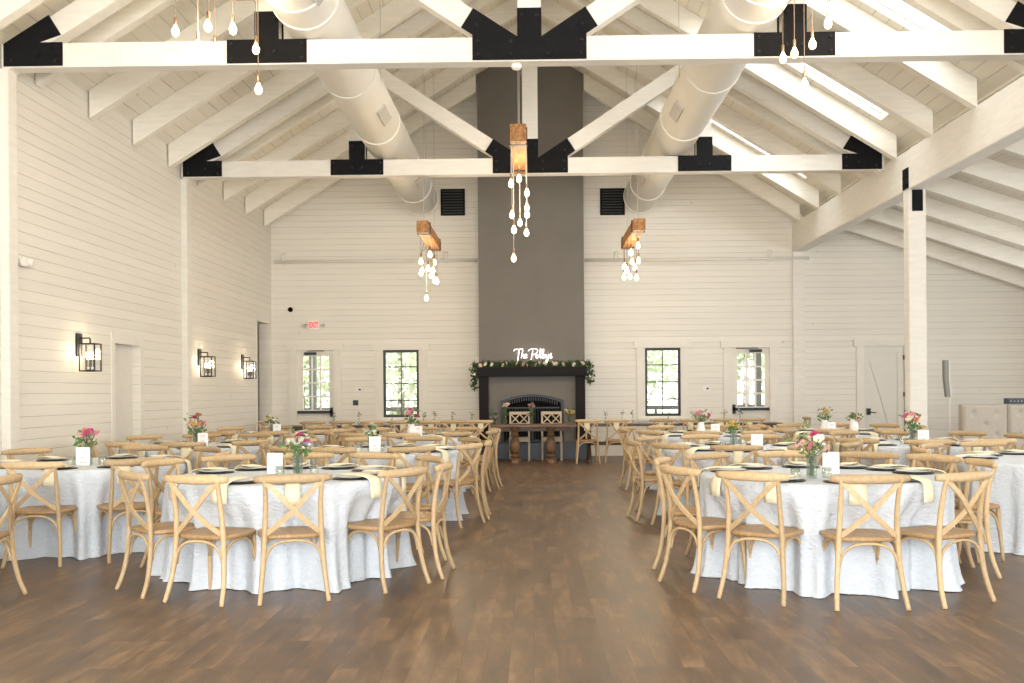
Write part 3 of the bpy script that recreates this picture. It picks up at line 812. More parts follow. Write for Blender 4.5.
# ------------------------------------------------------------------ wall lanterns
def lantern(y, label):
    t = thing('wall_lantern', label, 'wall lantern', (XL, y, 0), 0, 'black glass lanterns on the left wall')
    MB().box(.001, .025, -.075, .075, 1.90, 2.19).obj('backplate', 'bframe', t, bevel=.004)
    MB().tube([(.02, 0, 2.13), (.15, 0, 2.13), (.155, 0, 2.12), (.155, 0, 2.05)], .010, 6).obj('arm', 'bframe', t)
    x0, x1, y0, y1, z0, z1 = .06, .25, -.095, .095, 1.715, 2.055; q = .008
    f = MB()
    for xx in (x0, x1):
        for yy in (y0, y1): f.box(xx - q, xx + q, yy - q, yy + q, z0, z1)
    for zz in (z0, z1):
        for yy in (y0, y1): f.box(x0, x1, yy - q, yy + q, zz - q, zz + q)
        for xx in (x0, x1): f.box(xx - q, xx + q, y0, y1, zz - q, zz + q)
    f.box(x0, x1, -.01, .01, z1 - .006, z1 + .006).box(x0 + .06, x1 - .06, -.06, .06, z0, z0 + .02)
    f.obj('cage', 'bframe', t)
    g = MB()
    for yy in (y0, y1): g.box(x0 + q, x1 - q, yy - .001, yy + .001, z0 + q, z1 - q)
    for xx in (x0, x1): g.box(xx - .001, xx + .001, y0 + q, y1 - q, z0 + q, z1 - q)
    g.obj('glass_panes', 'glass', t)
    st = MB().tube([(.155, 0, z0 + .02), (.155, 0, z0 + .14)], .012, 6)
    for a in range(4):
        st.tube([(.155, 0, z0 + .06), (.155 + .04 * cos(a * pi / 2 + .78), .04 * sin(a * pi / 2 + .78), z0 + .06), (.155 + .04 * cos(a * pi / 2 + .78), .04 * sin(a * pi / 2 + .78), z0 + .15)], .008, 6)
    st.obj('candle_cluster', 'bframe', t)
    for a in range(4):
        MB().ball((0, 0, 0), .016, 8, 6, (1, 1, 2.6)).obj('candle_bulb', 'candle', t, smooth=True, loc=(.155 + .04 * cos(a * pi / 2 + .78), .04 * sin(a * pi / 2 + .78), z0 + .19))
    l = bpy.data.lights.new('lantern_glow', 'POINT'); l.energy = 5; l.color = (1, .78, .5); l.shadow_soft_size = .05
    o = bpy.data.objects.new('lantern_glow', l); COL.objects.link(o); o.parent = t; o.location = (.155, 0, z0 + .24)
lantern(12.45, 'nearest black glass wall lantern, left of the white side door')
lantern(17.0, 'middle black glass wall lantern, beyond the far wall post')
lantern(19.55, 'farthest black glass wall lantern, beside the tall dark opening')

# ------------------------------------------------------------------ beam chandeliers
BULB = MB().lathe([(.012, .05), (.016, .035), (.034, 0), (.036, -.02), (.030, -.045), (.012, -.062), (.002, -.065)], 12).mesh('bulb', 'bulb', smooth=True)
SOCK = MB().lathe([(.006, .13), (.015, .12), (.017, .06), (.013, .05)], 10).mesh('socket', 'brass', smooth=True)
def chandelier(label, X, Y0, Y1, zb, zt, hw, bulbs, hang_top, cable='cable', hang='cablelight'):
    Ym = (Y0 + Y1) / 2
    t = thing('beam_chandelier', label, 'chandelier', (X, Ym, zb), 0, 'wooden beam chandeliers')
    L = (Y1 - Y0) / 2
    MB().box(-hw, hw, -L, L, 0, zt - zb).obj('wooden_beam', 'reclaimed', t, bevel=.01)
    for yy in (-L + .25, L - .25):
        b = MB().box(-hw - .012, hw + .012, yy - .03, yy + .03, -.008, zt - zb + .008); b.obj('iron_strap', 'iron', t)
        MB().tube([(0, yy, zt - zb), (0, yy, hang_top - zb)], .0045, 5).obj('hanging_cable', hang, t)
    for (px, py, Yb) in bulbs:
        bx, bz = onY(px, py, Yb)
        lx = max(-hw * .9, min(hw * .9, bx - X)); 
        c = MB().tube([(lx, Yb - Ym, 0), (lx + (bx - X - lx) * .3, Yb - Ym, -.06), (bx - X, Yb - Ym, -.14 if zb - bz > .45 else -.08), (bx - X, Yb - Ym, bz - zb + .12)], .0045, 5).obj('cord', cable, t)
        for me, nm in ((SOCK, 'socket'), (BULB, 'bulb')):
            o = bpy.data.objects.new(nm, me); COL.objects.link(o); o.parent = c; o.location = (bx - X, Yb - Ym, bz - zb)
    l = bpy.data.lights.new('chandelier_glow', 'POINT'); l.energy = 60; l.color = (1, .80, .55); l.shadow_soft_size = .25
    o = bpy.data.objects.new('chandelier_glow', l); COL.objects.link(o); o.parent = t; o.location = (0, 0, -.62)
    return t
chandelier('centre chandelier of bare bulbs on a reclaimed beam before the chimney', -.16, 13.3, 15.35, 4.77, 5.0, .11,
           [(511, 183, 13.6), (519, 178, 13.9), (527, 192, 14.2), (512, 214, 14.0), (527, 207, 14.5), (527, 213.5, 13.5), (520, 222, 14.8), (526.5, 232, 14.6), (513.7, 257.5, 14.2), (514, 229, 13.7)], RIDGE - .5, 'cablelight')
chandelier('far left chandelier of bare bulbs on a reclaimed beam', -1.80, 16.5, 18.8, 4.08, 4.27, .10,
           [(421, 261, 16.9), (430, 254, 17.1), (422, 270, 17.6), (428, 268, 17.3), (434.5, 262, 18.4), (421, 272.5, 18.0), (433, 270, 17.0), (435, 280, 17.5), (437, 281, 18.3), (426.5, 297.5, 17.7), (431, 275, 18.6)], deck(1.8))
chandelier('far right chandelier of bare bulbs on a reclaimed beam', 1.80, 16.5, 18.8, 4.08, 4.27, .10,
           [(631, 252, 16.9), (638, 245, 17.1), (624.5, 266, 17.6), (638.5, 260, 17.3), (632, 261, 18.4), (624, 276.5, 18.0), (636.5, 277, 17.0), (627, 270, 17.5), (635, 267, 18.3), (630, 276, 18.7)], deck(1.8))
chandelier('near left chandelier with big bulbs hanging at the top left', -2.95, 8.1, 10.3, 5.50, 5.72, .11,
           [(175.5, 30, 9.6), (208, 25, 9.1), (198, 45, 9.3), (215, 48, 9.7), (233, 28, 9.4), (256, 48, 10.0), (258.5, 88, 9.8)], deck(2.95))
chandelier('near right chandelier with big bulbs hanging at the top right', 2.86, 8.3, 10.5, 5.50, 5.72, .11,
           [(783, 57, 10.3), (794.5, 52, 10.1), (812.5, 43, 9.9), (804.6, 83, 10.2), (831, 7, 9.2), (828, 22, 9.5)], deck(2.86))
x, z = onY(516.5, 68.5, 10.74)
t = thing('ceiling_sensor', 'small white round fitting under the nearest truss', 'sensor', (x, 10.74, ZC0))
MB().lathe([(.055, -.001), (.06, -.03), (.045, -.055), (.01, -.06)], 16).obj('housing', 'white', t, smooth=True)
MB().tube([(.05, 0, -.02), (.05, 0, -.12)], .006, 6).obj('stem', 'brass', t)

# ------------------------------------------------------------------ cross-back chair
def make_chair():
    t = thing('cross_back_chair', '', 'chair')
    # seat: rounded square with a thin drop edge, centred on the origin
    mb = MB(); n = 32; prof = [(.955, .425), (1.0, .432), (1.0, .448), (.965, .458), (.80, .452), (.4, .446), (.02, .445)]
    def outline(a):
        k = 5.0; c, s = cos(a), sin(a); r = 1 / ((abs(c) ** k + abs(s) ** k) ** (1 / k))
        wx = .225 if s > 0 else .225 - .02 * (-s)
        return r * c * wx, r * s * .205
    for sc, z in prof:
        for j in range(n):
            x, y = outline(2 * pi * j / n); mb.v.append((x * sc, y * sc, z))
    for k in range(len(prof) - 1):
        for j in range(n):
            j2 = (j + 1) % n; mb.f.append((k * n + j, k * n + j2, (k + 1) * n + j2, (k + 1) * n + j))
    mb.f.append(tuple(reversed(range(n)))); mb.f.append(tuple((len(prof) - 1) * n + j for j in range(n)))
    mb.obj('seat', 'seatwood', t, smooth=True)
    for s in (-1, 1):
        path = smooth_path([(s * .228, -.275, 0), (s * .215, -.232, .12), (s * .200, -.205, .27), (s * .190, -.196, .44), (s * .183, -.205, .60), (s * .184, -.232, .74), (s * .190, -.262, .835)], 4)
        R = [.0155 + .0035 * sin(pi * min(1, k / (len(path) - 1) * 1.1)) for k in range(len(path))]
        MB().tube(path, R, 8, flat=(1, 1)).obj('back_leg', 'wood', t, smooth=True)
        path = smooth_path([(s * .205, .195, 0), (s * .195, .178, .2), (s * .185, .165, .428)], 4)
        MB().tube(path, [.013 + .006 * k / (len(path) - 1) for k in range(len(path))], 8).obj('front_leg', 'wood', t, smooth=True)
    # top rail: thick, rounded, bowed toward the back
    path = []
    for k in range(13):
        u = -1 + 2 * k / 12; path.append((u * .255, -.285 + .055 * u * u, .838))
    R = [.018 + .010 * (1 - abs(-1 + 2 * k / 12) ** 4) for k in range(13)]
    MB().tube(path, R, 12, flat=(.82, 1.12)).obj('top_rail', 'wood', t, smooth=True)
    # crossing slats
    for s in (-1, 1):
        path = smooth_path([(s * -.182, -.262, .815), (s * -.09, -.272 - s * .006, .725), (0, -.262 - s * .006, .625), (s * .09, -.235 - s * .004, .54), (s * .178, -.200, .468)], 4)
        mb = MB(); i = 0; w, th = .017, .005
        for k, p in enumerate(path):
            d = (path[min(k + 1, len(path) - 1)] - path[max(k - 1, 0)]).normalized(); a = Vector((0, 1, 0)); a = (a - d * a.dot(d)).normalized(); b = d.cross(a)
            for fa, fb in ((-th, -w), (th, -w), (th, w), (-th, w)): mb.v.append(tuple(p + a * fa + b * fb))
        for k in range(len(path) - 1):
            for j in range(4):
                j2 = (j + 1) % 4; mb.f.append((k * 4 + j, k * 4 + j2, k * 4 + 4 + j2, k * 4 + 4 + j))
        mb.f += [(3, 2, 1, 0), tuple(len(mb.v) - 4 + j for j in range(4))]
        mb.obj('cross_slat', 'wood', t)
    # bentwood hoops under the seat
    def hoop(p, q, z0, z1):
        p = Vector(p); q = Vector(q); pts = []
        for u, v in ((0, 0), (.03, .35), (.10, .70), (.25, .93), (.5, 1), (.75, .93), (.90, .70), (.97, .35), (1, 0)):
            c = p + (q - p) * u; pts.append((c.x, c.y, z0 + (z1 - z0) * v))
        return MB().tube(smooth_path(pts, 2), .0105, 7)
    hoop((-.195, -.205, 0), (.195, -.205, 0), .24, .415).obj('hoop', 'wood', t, smooth=True)
    hoop((-.188, .170, 0), (.188, .170, 0), .26, .415).obj('hoop', 'wood', t, smooth=True)
    for s in (-1, 1): hoop((s * .192, -.19, 0), (s * .187, .165, 0), .25, .415).obj('hoop', 'wood', t, smooth=True)
    return t
CH = make_chair(); CH_KIDS = list(CH.children); used = [False]
def put_chair(x, y, rz, label, group):
    if not used[0]:
        used[0] = True; c = CH
    else:
        c = CH.copy(); COL.objects.link(c)
        for k in CH_KIDS:
            d = k.copy(); COL.objects.link(d); d.parent = c
    c.location = (x, y, 0); c.rotation_euler = (0, 0, rz); c['label'] = label; c['group'] = group
    return c
def seen(X, Y, Z, m=0):
    p = proj(X, Y, Z); return -m < p[0] < 1024 + m and -m < p[1] < 683 + m
def chair_seen(x, y, a):
    for lx in (-.25, 0, .25):
        for ly, z in ((-.27, .84), (0, .44), (.2, .1), (-.27, 0)):
            if seen(x + lx * cos(a) - ly * sin(a), y + lx * sin(a) + ly * cos(a), z): return True
    return False

# ------------------------------------------------------------------ round tables
RT, ZT = .905, .765
TABLES = {
    # name: (centre px, centre y, short name, seat angles in degrees from the camera side)
    'A': (288, 7.86, 'first table left of aisle', (-110, -47, -15, 15, 56, 84, 122, 156, -174, -142)),
    'B': (822, 7.64, 'first table right of aisle', (-69, -38, -3, 30, 92, 120, 146, 178, -146, -112)),
    'C': (89, 9.35, 'nearest table by left wall', (-42, 4, 42, 92, 136, 178, -128, -84)),
    'E': (378, 11.15, 'second table left of aisle', (-84, -44, -12, 24, 60, 92, 128, 162, -164, -124)),
    'K': (742, 11.15, 'second table right of aisle', (-82, -48, -14, 20, 54, 88, 124, 158, -168, -128)),
    'D': (197, 12.5, 'middle table by left wall', (-60, -24, 12, 48, 86, 124, 160, -164, -128)),
    'N': (915, 11.95, 'table before the white post', (-86, -50, -14, 22, 58, 94, 130, 166, -158, -122)),
    'J': (1064, 9.10, 'table cut by right edge', (-28, 8, -102, -138, -172, 150)),
    'G': (413, 14.6, 'third table left of aisle', (-72, -36, 0, 36, 74, 108, 144, 180, -144, -108)),
    'L': (706, 14.6, 'third table right of aisle', (-82, -48, -12, 24, 60, 96, 132, 168, -156, -120)),
    'I': (274, 15.6, 'farthest table by left wall', (-60, -24, 12, 48, 84, 120, 156, -168, -132)),
    'M': (836, 15.0, 'third table at far right', (-90, -54, -18, 18, 54, 90, 126, 162, -162, -126)),
}
CEN = {}
for k, (px, Y, nm, an) in TABLES.items():
    CEN[k] = (onY(px, 392 + .65 * FPX / Y, Y)[0], Y)
CEN['O'] = (-4.84, 6.58); TABLES['O'] = (0, 0, 'table cut by left edge', (66, 100))

SEAT_R = .985
def cloth_mesh(angles, seed):
    rnd = random.Random(seed); n = 208; mb = MB()
    dents = [radians(a) for a in angles]
    ph = [(f_, rnd.random() * 6.28, rnd.uniform(.6, 1)) for f_ in (9, 16, 23, 31, 38)]
    def fold(a): return sum(w * sin(f * a + p) for f, p, w in ph) / 3
    rows = [(0, ZT, 0)]
    rings = [.3, .6, .85, .985, 1.0]
    mb.v.append((0, 0, ZT))
    lev = [(ZT, .985), (ZT - .004, 1.0), (ZT - .02, 1.012), (.70, 1.015), (.62, 1.015), (.54, 1.012), (.46, 1.01), (.38, 1.01), (.30, 1.01), (.22, 1.015), (.14, 1.02), (.07, 1.03), (.02, 1.045), (.003, 1.055)]
    allr = [(ZT, .35), (ZT, .7), (ZT, .9)] + lev
    for z, rr in allr:
        for j in range(n):
            th = 2 * pi * j / n   # th measured from camera side (-Y) toward +X
            r = RT * rr; q = max(0, (ZT - .02 - z)) / ZT
            r += (fold(th) * (.014 + .10 * q) + .02 * q * q) * (1 if z < ZT - .02 else 0)
            if z < .70:
                fl = 1.0
                for d in dents:
                    dd = abs((th - d + pi) % (2 * pi) - pi)
                    k = max(0, 1 - (dd / .30) ** 2) if dd < .30 else 0
                    k = k * k * (3 - 2 * k)
                    r = r * (1 - k) + min(r, RT - max(0, min(1, (.66 - z) / .18)) * .140 + fold(th) * .035) * k
            mb.v.append((r * sin(th), -r * cos(th), z + (rnd.uniform(0, .004) if z < .02 else 0)))
    for j in range(n):
        mb.f.append((0, 1 + j, 1 + (j + 1) % n))
    for k in range(len(allr) - 1):
        for j in range(n):
            j2 = (j + 1) % n; a = 1 + k * n; mb.f.append((a + j, a + n + j, a + n + j2, a + j2))
    return mb

PLATE = MB().lathe([(.02, 0), (.085, 0), (.125, .013), (.128, .015), (.124, .016), (.085, .006), (.01, .005)], 28).mesh('dinner_plate', 'plate', smooth=True)
CHARGER = MB().lathe([(.10, 0), (.150, .003), (.154, .006), (.150, .008), (.10, .004), (.01, .004)], 28).mesh('charger_plate', 'charger', smooth=True)
def napkin_mesh(seed):
    rnd = random.Random(seed); w = .052 + rnd.uniform(-.006, .006)
    prof = [(.62, .8005), (.70, .801), (.80, .8), (.86, .792), (.905, .782), (.926, .768), (.936, .74), (.940, .69), (.942, .63 + rnd.uniform(-.012, .012))]
    mb = MB(); m = len(prof)
    for side in (0, .006):
        for k, (r, z) in enumerate(prof):
            ww = w * (1 + .10 * k / m); sk = rnd.uniform(-.002, .002)
            for u in (-1, -.4, .4, 1):
                mb.v.append((u * ww + sk, -(r + side * (1 if k > 4 else 0) + (.004 if abs(u) < .5 else 0)), z + side * (1 if k <= 5 else 0)))
    N_ = m * 4
    for k in range(m - 1):
        for c in range(3):
            q = k * 4 + c; mb.f.append((q, q + 1, q + 5, q + 4)); mb.f.append((N_ + q, N_ + q + 4, N_ + q + 5, N_ + q + 1))
        for c in (0, 3):
            q = k * 4 + c; mb.f.append((q, q + 4, N_ + q + 4, N_ + q))
    for k in (0, m - 1):
        for c in range(3):
            q = k * 4 + c; mb.f.append((q, N_ + q, N_ + q + 1, q + 1))
    return mb.mesh('napkin', 'napkin', smooth=True)
NAPS = [napkin_mesh(s) for s in range(4)]

def link(name, me, loc, rz=0, parent=None, scale=None):
    o = bpy.data.objects.new(name, me); COL.objects.link(o); o.location = loc; o.rotation_euler = (0, 0, rz)
    if parent: o.parent = parent
    if scale: o.scale = scale
    return o

jit = random.Random(3)
for key in ('A', 'B', 'C', 'O', 'J', 'E', 'K', 'D', 'N', 'G', 'L', 'I', 'M'):
    nm, angles = TABLES[key][2], TABLES[key][3]; cx, cy = CEN[key]
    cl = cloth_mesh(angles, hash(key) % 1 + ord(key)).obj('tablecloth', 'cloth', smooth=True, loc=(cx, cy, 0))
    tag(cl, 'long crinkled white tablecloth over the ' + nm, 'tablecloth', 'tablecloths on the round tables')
    seats = []
    for a in angles:
        ar = radians(a); R = SEAT_R + jit.uniform(-.01, .03); x, y = cx + R * sin(ar), cy - R * cos(ar)
        rz = ar + radians(jit.uniform(-4, 4))
        seats.append([a, x, y, rz, chair_seen(x, y, rz)])
    near = sorted([s for s in seats if abs(s[0]) <= 95 and s[4]], key=lambda s: s[1])
    far = sorted([s for s in seats if abs(s[0]) > 95 and s[4]], key=lambda s: s[1])
    for grp, side in ((near, 'near side'), (far, 'far side')):
        for i, s in enumerate(grp):
            where = '%s from left, %s of %s' % (ordn[i], side, nm)
            a, x, y, rz, _ = s
            put_chair(x, y, rz, 'cross-back chair, ' + where, 'chairs around the round tables')
            ar = radians(a)
            pxp, pyp = cx + .70 * sin(ar), cy - .70 * cos(ar)
            if not seen(pxp, pyp, .78, 6): continue
            tag(link('charger_plate', CHARGER, (pxp, pyp, ZT + .001)), 'black charger plate, ' + where, 'charger plate', 'charger plates on the round tables')
            tag(link('dinner_plate', PLATE, (pxp, pyp, ZT + .009)), 'white dinner plate, ' + where, 'plate', 'dinner plates on the round tables')
            tag(link('napkin', NAPS[(i + ord(key)) % 4], (cx, cy, 0), ar + radians(jit.uniform(-1.5, 1.5))), 'cream hanging napkin, ' + where, 'napkin', 'napkins on the round tables')
# pulled-out chair between the two right-hand tables
put_chair(3.60, 8.35, radians(-75), 'wooden cross-back chair pulled out between the two nearest right tables', 'chairs around the round tables')

# ------------------------------------------------------------------ centrepieces
VASE = MB().lathe([(.036, 0), (.040, .004), (.040, .17), (.042, .175), (.037, .175), (.036, .012), (.005, .010)], 20).mesh('vase', 'vaseglass', smooth=True)
PITCH = MB().lathe([(.045, 0), (.06, .01), (.062, .10), (.045, .16), (.05, .20), (.044, .20), (.04, .16), (.005, .15)], 20).mesh('vase', 'ceramic', smooth=True)
VOTIVE = MB().lathe([(.028, 0), (.034, .005), (.036, .075), (.033, .075), (.031, .03), (.005, .03)], 16).mesh('votive_holder', 'vaseglass', smooth=True)
WAX = MB().lathe([(.027, .008), (.029, .045), (.005, .046)], 12).mesh('candle', 'wax', smooth=True)
def bouquet(x, y, z, r, h, cols, seed, label, nfl=11, vase='glass', vlabel=None, leafm='leaf2'):
    rnd = random.Random(seed)
    if vase:
        v = link('vase', VASE if vase == 'glass' else PITCH, (x, y, z)); tag(v, vlabel, 'vase')
        base = .15 if vase == 'glass' else .18
    t = thing('bouquet', label, 'flowers', (x, y, z))
    st = MB(); fl = MB(); top = h
    for k in range(nfl):
        a = 2 * pi * k / nfl * 2.4 + rnd.random(); rr = r * sqrt((k + .5) / nfl)
        p = Vector((rr * cos(a), rr * sin(a), top - rr * .8 + rnd.uniform(-.02, .05)))
        st.tube([(rnd.uniform(-.015, .015), rnd.uniform(-.015, .015), .015), (p.x * .15, p.y * .15, base), (p.x * .6, p.y * .6, base + (p.z - base) * .55), tuple(p)], .0028, 5)
        c = cols[k % len(cols)]; big = (k < nfl * .6)
        flower((ROSE if big else BUD)[c], t, p, (rnd.uniform(.034, .050) if big else rnd.uniform(.014, .02)), (cos(a + pi / 2) * rr / r * .9 + .35, sin(a + pi / 2) * rr / r * .9, rnd.random() * 6))
    st.obj('stems', 'stem', t)
    state = random.getstate(); random.seed(seed)
    leaf_quads(fl, (0, 0, base + .05), 30, r * .95, .055, (1, 1, .45)); leaf_quads(fl, (0, 0, top - .03), 14, r * 1.15, .05, (1, 1, .6))
    fl.obj('foliage', leafm, t); random.setstate(state)
    return t
def card(x, y, z, label, w=.125, h=.17, rz=0):
    t = thing('table_card', label, 'table card', (x, y, z), rz, 'table number cards')
    MB().box(-w / 2, w / 2, -.004, .004, .0, h).obj('card', 'card', t)
    MB().box(-w / 2 - .004, w / 2 + .004, -.02, .02, 0, .006).obj('stand', 'vaseglass', t)
    k = MB()
    for zz, ww in ((.80, .5), (.72, .35), (.45, .3), (.38, .22), (.2, .5)): k.box(-w * ww / 2, w * ww / 2, -.0055, -.004, h * zz - .003, h * zz + .002)
    k.obj('lettering', 'ink', t)
def votive(x, y, z, label):
    t = thing('votive', label, 'candle holder', (x, y, z), 0, 'glass votives on the tables')
    link('glass_cup', VOTIVE, (0, 0, 0), 0, t); link('candle', WAX, (0, 0, 0), 0, t)
deco = {
    'A': (298, 475, 275, 474.5, ['hot', 'blush', 'lilac', 'ivory', 'blush', 'ivory', 'lilac'], .12, .30, 'glass'),
    'B': (811.5, 478, 831, 474.5, ['hot', 'pink', 'blush', 'ivory', 'pink', 'ivory', 'blush', 'peach'], .135, .31, 'glass'),
    'C': (88, 464, 83, 466, ['hot', 'pink', 'peach', 'blush', 'pink'], .10, .30, 'glass'),
    'E': (371, 451, 375, 452, ['ivory', 'blush', 'ivory'], .08, .26, 'glass'),
    'K': (733.5, 448, 757, 450, ['mustard', 'ivory', 'mustard'], .065, .26, 'glass'),
    'D': (196, 446, 203, 447, ['peach', 'pink', 'hot', 'peach', 'mustard'], .14, .36, 'glass'),
    'N': (912, 444, 923.5, 445, ['pink', 'peach', 'hot', 'ivory'], .12, .36, 'glass'),
    'G': (411.5, 440, 418, 441, ['pink', 'blush', 'hot', 'ivory'], .12, .38, 'ceramic'),
    'L': (701, 438.5, 715.5, 437.5, ['pink', 'ivory', 'hot', 'blush'], .14, .36, 'ceramic'),
    'I': (272, 434.5, 277, 435, ['ivory', 'ivory', 'mustard'], .09, .28, 'glass'),
    'M': (825, 435, 831.5, 435, ['ivory', 'mustard', 'ivory'], .11, .34, 'ceramic'),
}
for i, (k, (vx, vy, kx, ky, cols, r, h, vs)) in enumerate(deco.items()):
    nm = TABLES[k][2]; cx, cy = CEN[k]
    def tidy(px, py):
        X, Y = onZ(px, py, ZT); dx, dy = X - cx, Y - cy; L = sqrt(dx * dx + dy * dy)
        if L > .42: dx *= .42 / L; dy *= .42 / L; X, Y = onY(px, py, cy + dy)[0], cy + dy
        return X, Y
    x1_, y1_ = tidy(vx, vy); x2_, y2_ = tidy(kx, ky)
    if k in ('C', 'E', 'G', 'D', 'I', 'M'): y1_ = y2_ + .14; x1_ = onY(vx, vy, y1_)[0]
    words = {'hot': 'magenta', 'pink': 'pink', 'peach': 'peach', 'ivory': 'ivory', 'mustard': 'yellow', 'blush': 'blush', 'lilac': 'lilac'}
    bouquet(x1_, y1_, ZT + .001, r, h, cols, 20 + i, 'bouquet of %s and %s flowers in the vase on the %s' % (words[cols[0]], words[cols[1]] if words[cols[1]] != words[cols[0]] else 'yellow', nm), 15 if r > .09 else 9, vs,
            '%s vase holding flowers on the %s' % ('clear glass' if vs == 'glass' else 'white ceramic', nm))
    card(x2_, y2_, ZT + .001, 'white number card standing on the ' + nm)
    if k in ('A', 'B', 'C', 'E', 'K', 'N', 'D'):
        votive(x1_ - .13, y1_ - .05, ZT + .001, 'cream candle in glass, left of the vase on the ' + nm)
        votive(x1_ + .12, y1_ + .03, ZT + .001, 'cream candle in glass, right of the vase on the ' + nm)
# dried cream flowers spilling over the far right table
xx, yy = CEN['M']
bouquet(onY(852, 430, yy)[0], yy - .1, ZT + .001, .11, .26, ['mustard', 'blush', 'ivory'], 77, 'low spray of dried flowers on the third table at far right', 10, 'ceramic', 'white ceramic vase of dried flowers on the third table at far right')

# ------------------------------------------------------------------ head tables by the chimney
YH0, YH1 = 19.68, 20.36
def farm_table(x0, x1, m, label, pedestals=False):
    t = thing('farm_table', label, 'table', ((x0 + x1) / 2, (YH0 + YH1) / 2, 0), 0, 'long wooden tables across the far end')
    w = (x1 - x0) / 2; dd = (YH1 - YH0) / 2
    mb = MB()
    for k in range(5):
        a = -dd + 2 * dd * k / 5; mb.box(-w, w, a + .002, a + 2 * dd / 5 - .002, .715, .76)
    mb.obj('tabletop', m, t)
    if pedestals:
        MB().box(-w + .12, w - .12, -.04, .04, .62, .71).obj('apron', m, t)
        for xx in (-.36, .36):
            p = MB().lathe([(.12, 0), (.125, .05), (.07, .08), (.10, .12), (.06, .16), (.10, .22), (.11, .32), (.085, .44), (.05, .50), (.09, .54), (.055, .58), (.10, .64), (.12, .71)], 20)
            p.box(-.06, .06, -.32, .32, 0, .06)
            o = p.obj('pedestal', 'pedestal', t, smooth=False, loc=(xx, 0, 0))
    else:
        for xx in (-w + .22, w - .22):
            MB().box(xx - .035, xx + .035, -.30, .30, 0, .07).box(xx - .035, xx + .035, -.30, .30, .65, .713).prism(bar2((-.26, .07), (.26, .65), .07), xx - .03, xx + .03, 'x').prism(bar2((.26, .07), (-.26, .65), .07), xx - .03, xx + .03, 'x').obj('trestle', m, t)
        MB().box(-w + .22, w - .22, -.03, .03, .33, .40).obj('stretcher', m, t)
farm_table(-.86, .88, 'sweet', 'short brown pedestal table centred before the fireplace', True)
farm_table(-2.90, -.90, 'farm', 'long dark table immediately left of the fireplace')
farm_table(-4.96, -2.94, 'farm', 'long dark table at the far left below the left window')
farm_table(.92, 2.92, 'farm', 'long dark table immediately right of the fireplace')
farm_table(2.96, 4.94, 'farm', 'long dark table at the far right below the glazed door')
for side, xs in (('left', (-4.30, -3.72, -3.12, -2.56, -2.00, -1.56, -1.02)), ('right', (1.08, 1.66, 2.54, 3.12, 3.72, 4.28))):
    for i, x in enumerate(xs):
        j = i if side == 'right' else len(xs) - 1 - i
        put_chair(x, 19.68 - (.02 if i % 2 else 0), radians(jit.uniform(-4, 4)), 'wooden cross-back chair at the dark head tables, %s %s of the fireplace' % (ordn[j], side), 'chairs along the head tables')
put_chair(5.25, 20.0, radians(90), 'wooden cross-back chair seen side-on at the right end of head table', 'chairs along the head tables')
put_chair(-5.22, 20.0, radians(-90), 'wooden cross-back chair at the left end of the head tables', 'chairs along the head tables')
for i, px in enumerate((334, 358, 392, 423, 434, 452, 472, 606, 622, 633, 668, 693, 724, 741)):
    X = onY(px, 420, 19.9)[0]
    if not (-4.8 < X < 4.8): continue
    Y = 19.88 + .12 * (i % 2)
    t = thing('bud_vase', 'slim bud vase with a sprig on the head table, %s %s of the fireplace' % (ordn[(6 - i) if i < 7 else i - 7], 'left' if i < 7 else 'right'), 'vase', (X, Y, .761), 0, 'bud vases on the head tables')
    MB().lathe([(.028, 0), (.032, .02), (.028, .06), (.013, .09), (.015, .13), (.012, .13), (.004, .10)], 12).obj('glass_vase', 'vaseglass', t, smooth=True)
    mb = MB().tube([(0, 0, .02), (.005, 0, .15), (.02 * (-1) ** i, 0, .24)], .003, 5); mb.obj('stem', 'stem', t)
    lf = MB(); leaf_quads(lf, (.01, 0, .2), 14, .045, .04, (1, 1, 1.3)); lf.obj('leaves', 'leaf', t)
    flower(BUD[('pink', 'ivory', 'peach', 'blush')[i % 4]], t, (.02 * (-1) ** i, 0, .26), .02)
for i, x in enumerate((-4.30, -3.72, -3.12, -2.56, -2.00, -1.56, -1.02, 1.08, 1.66, 2.54, 3.12, 3.72, 4.28)):
    side = 'left' if i < 7 else 'right'; j = 6 - i if i < 7 else i - 7
    where = '%s %s of the fireplace on the head tables' % (ordn[j], side)
    tag(link('dinner_plate', PLATE, (x, 19.87, .769)), 'white dinner plate, ' + where, 'plate', 'place settings on the head tables')
    tag(link('charger_plate', CHARGER, (x, 19.87, .761)), 'black charger plate, ' + where, 'charger plate', 'place settings on the head tables')
    n = MB(); n.box(-.055, .055, -.235, -.02, .790, .795).box(-.055, .055, -.235, -.229, .64, .795); 
    tag(n.obj('napkin', 'napkin', loc=(x, 19.89, 0), bevel=.002), 'cream hanging napkin, ' + where, 'napkin', 'place settings on the head tables')
# sweetheart table decoration
for i, (px, r, h, cols) in enumerate(((505, .08, .42, ['blush', 'pink', 'ivory']), (531.5, .075, .40, ['pink', 'blush']), (569, .12, .30, ['mustard', 'ivory', 'mustard']), (492, .08, .20, ['lilac', 'ivory']), (494, .06, .16, ['ivory'])) ):
    if i == 4: continue
    where = ('left', 'middle', 'right', 'far left end')[i]
    X = onY(px, 415, 19.9)[0]; X = max(-.76, min(.78, X))
    bouquet(X, 19.9, .761, r, h, cols, 50 + i, '%s flower arrangement on the brown fireplace table' % where, 8, 'glass', 'clear glass vase, %s one on the brown fireplace table' % where, 'leaf')

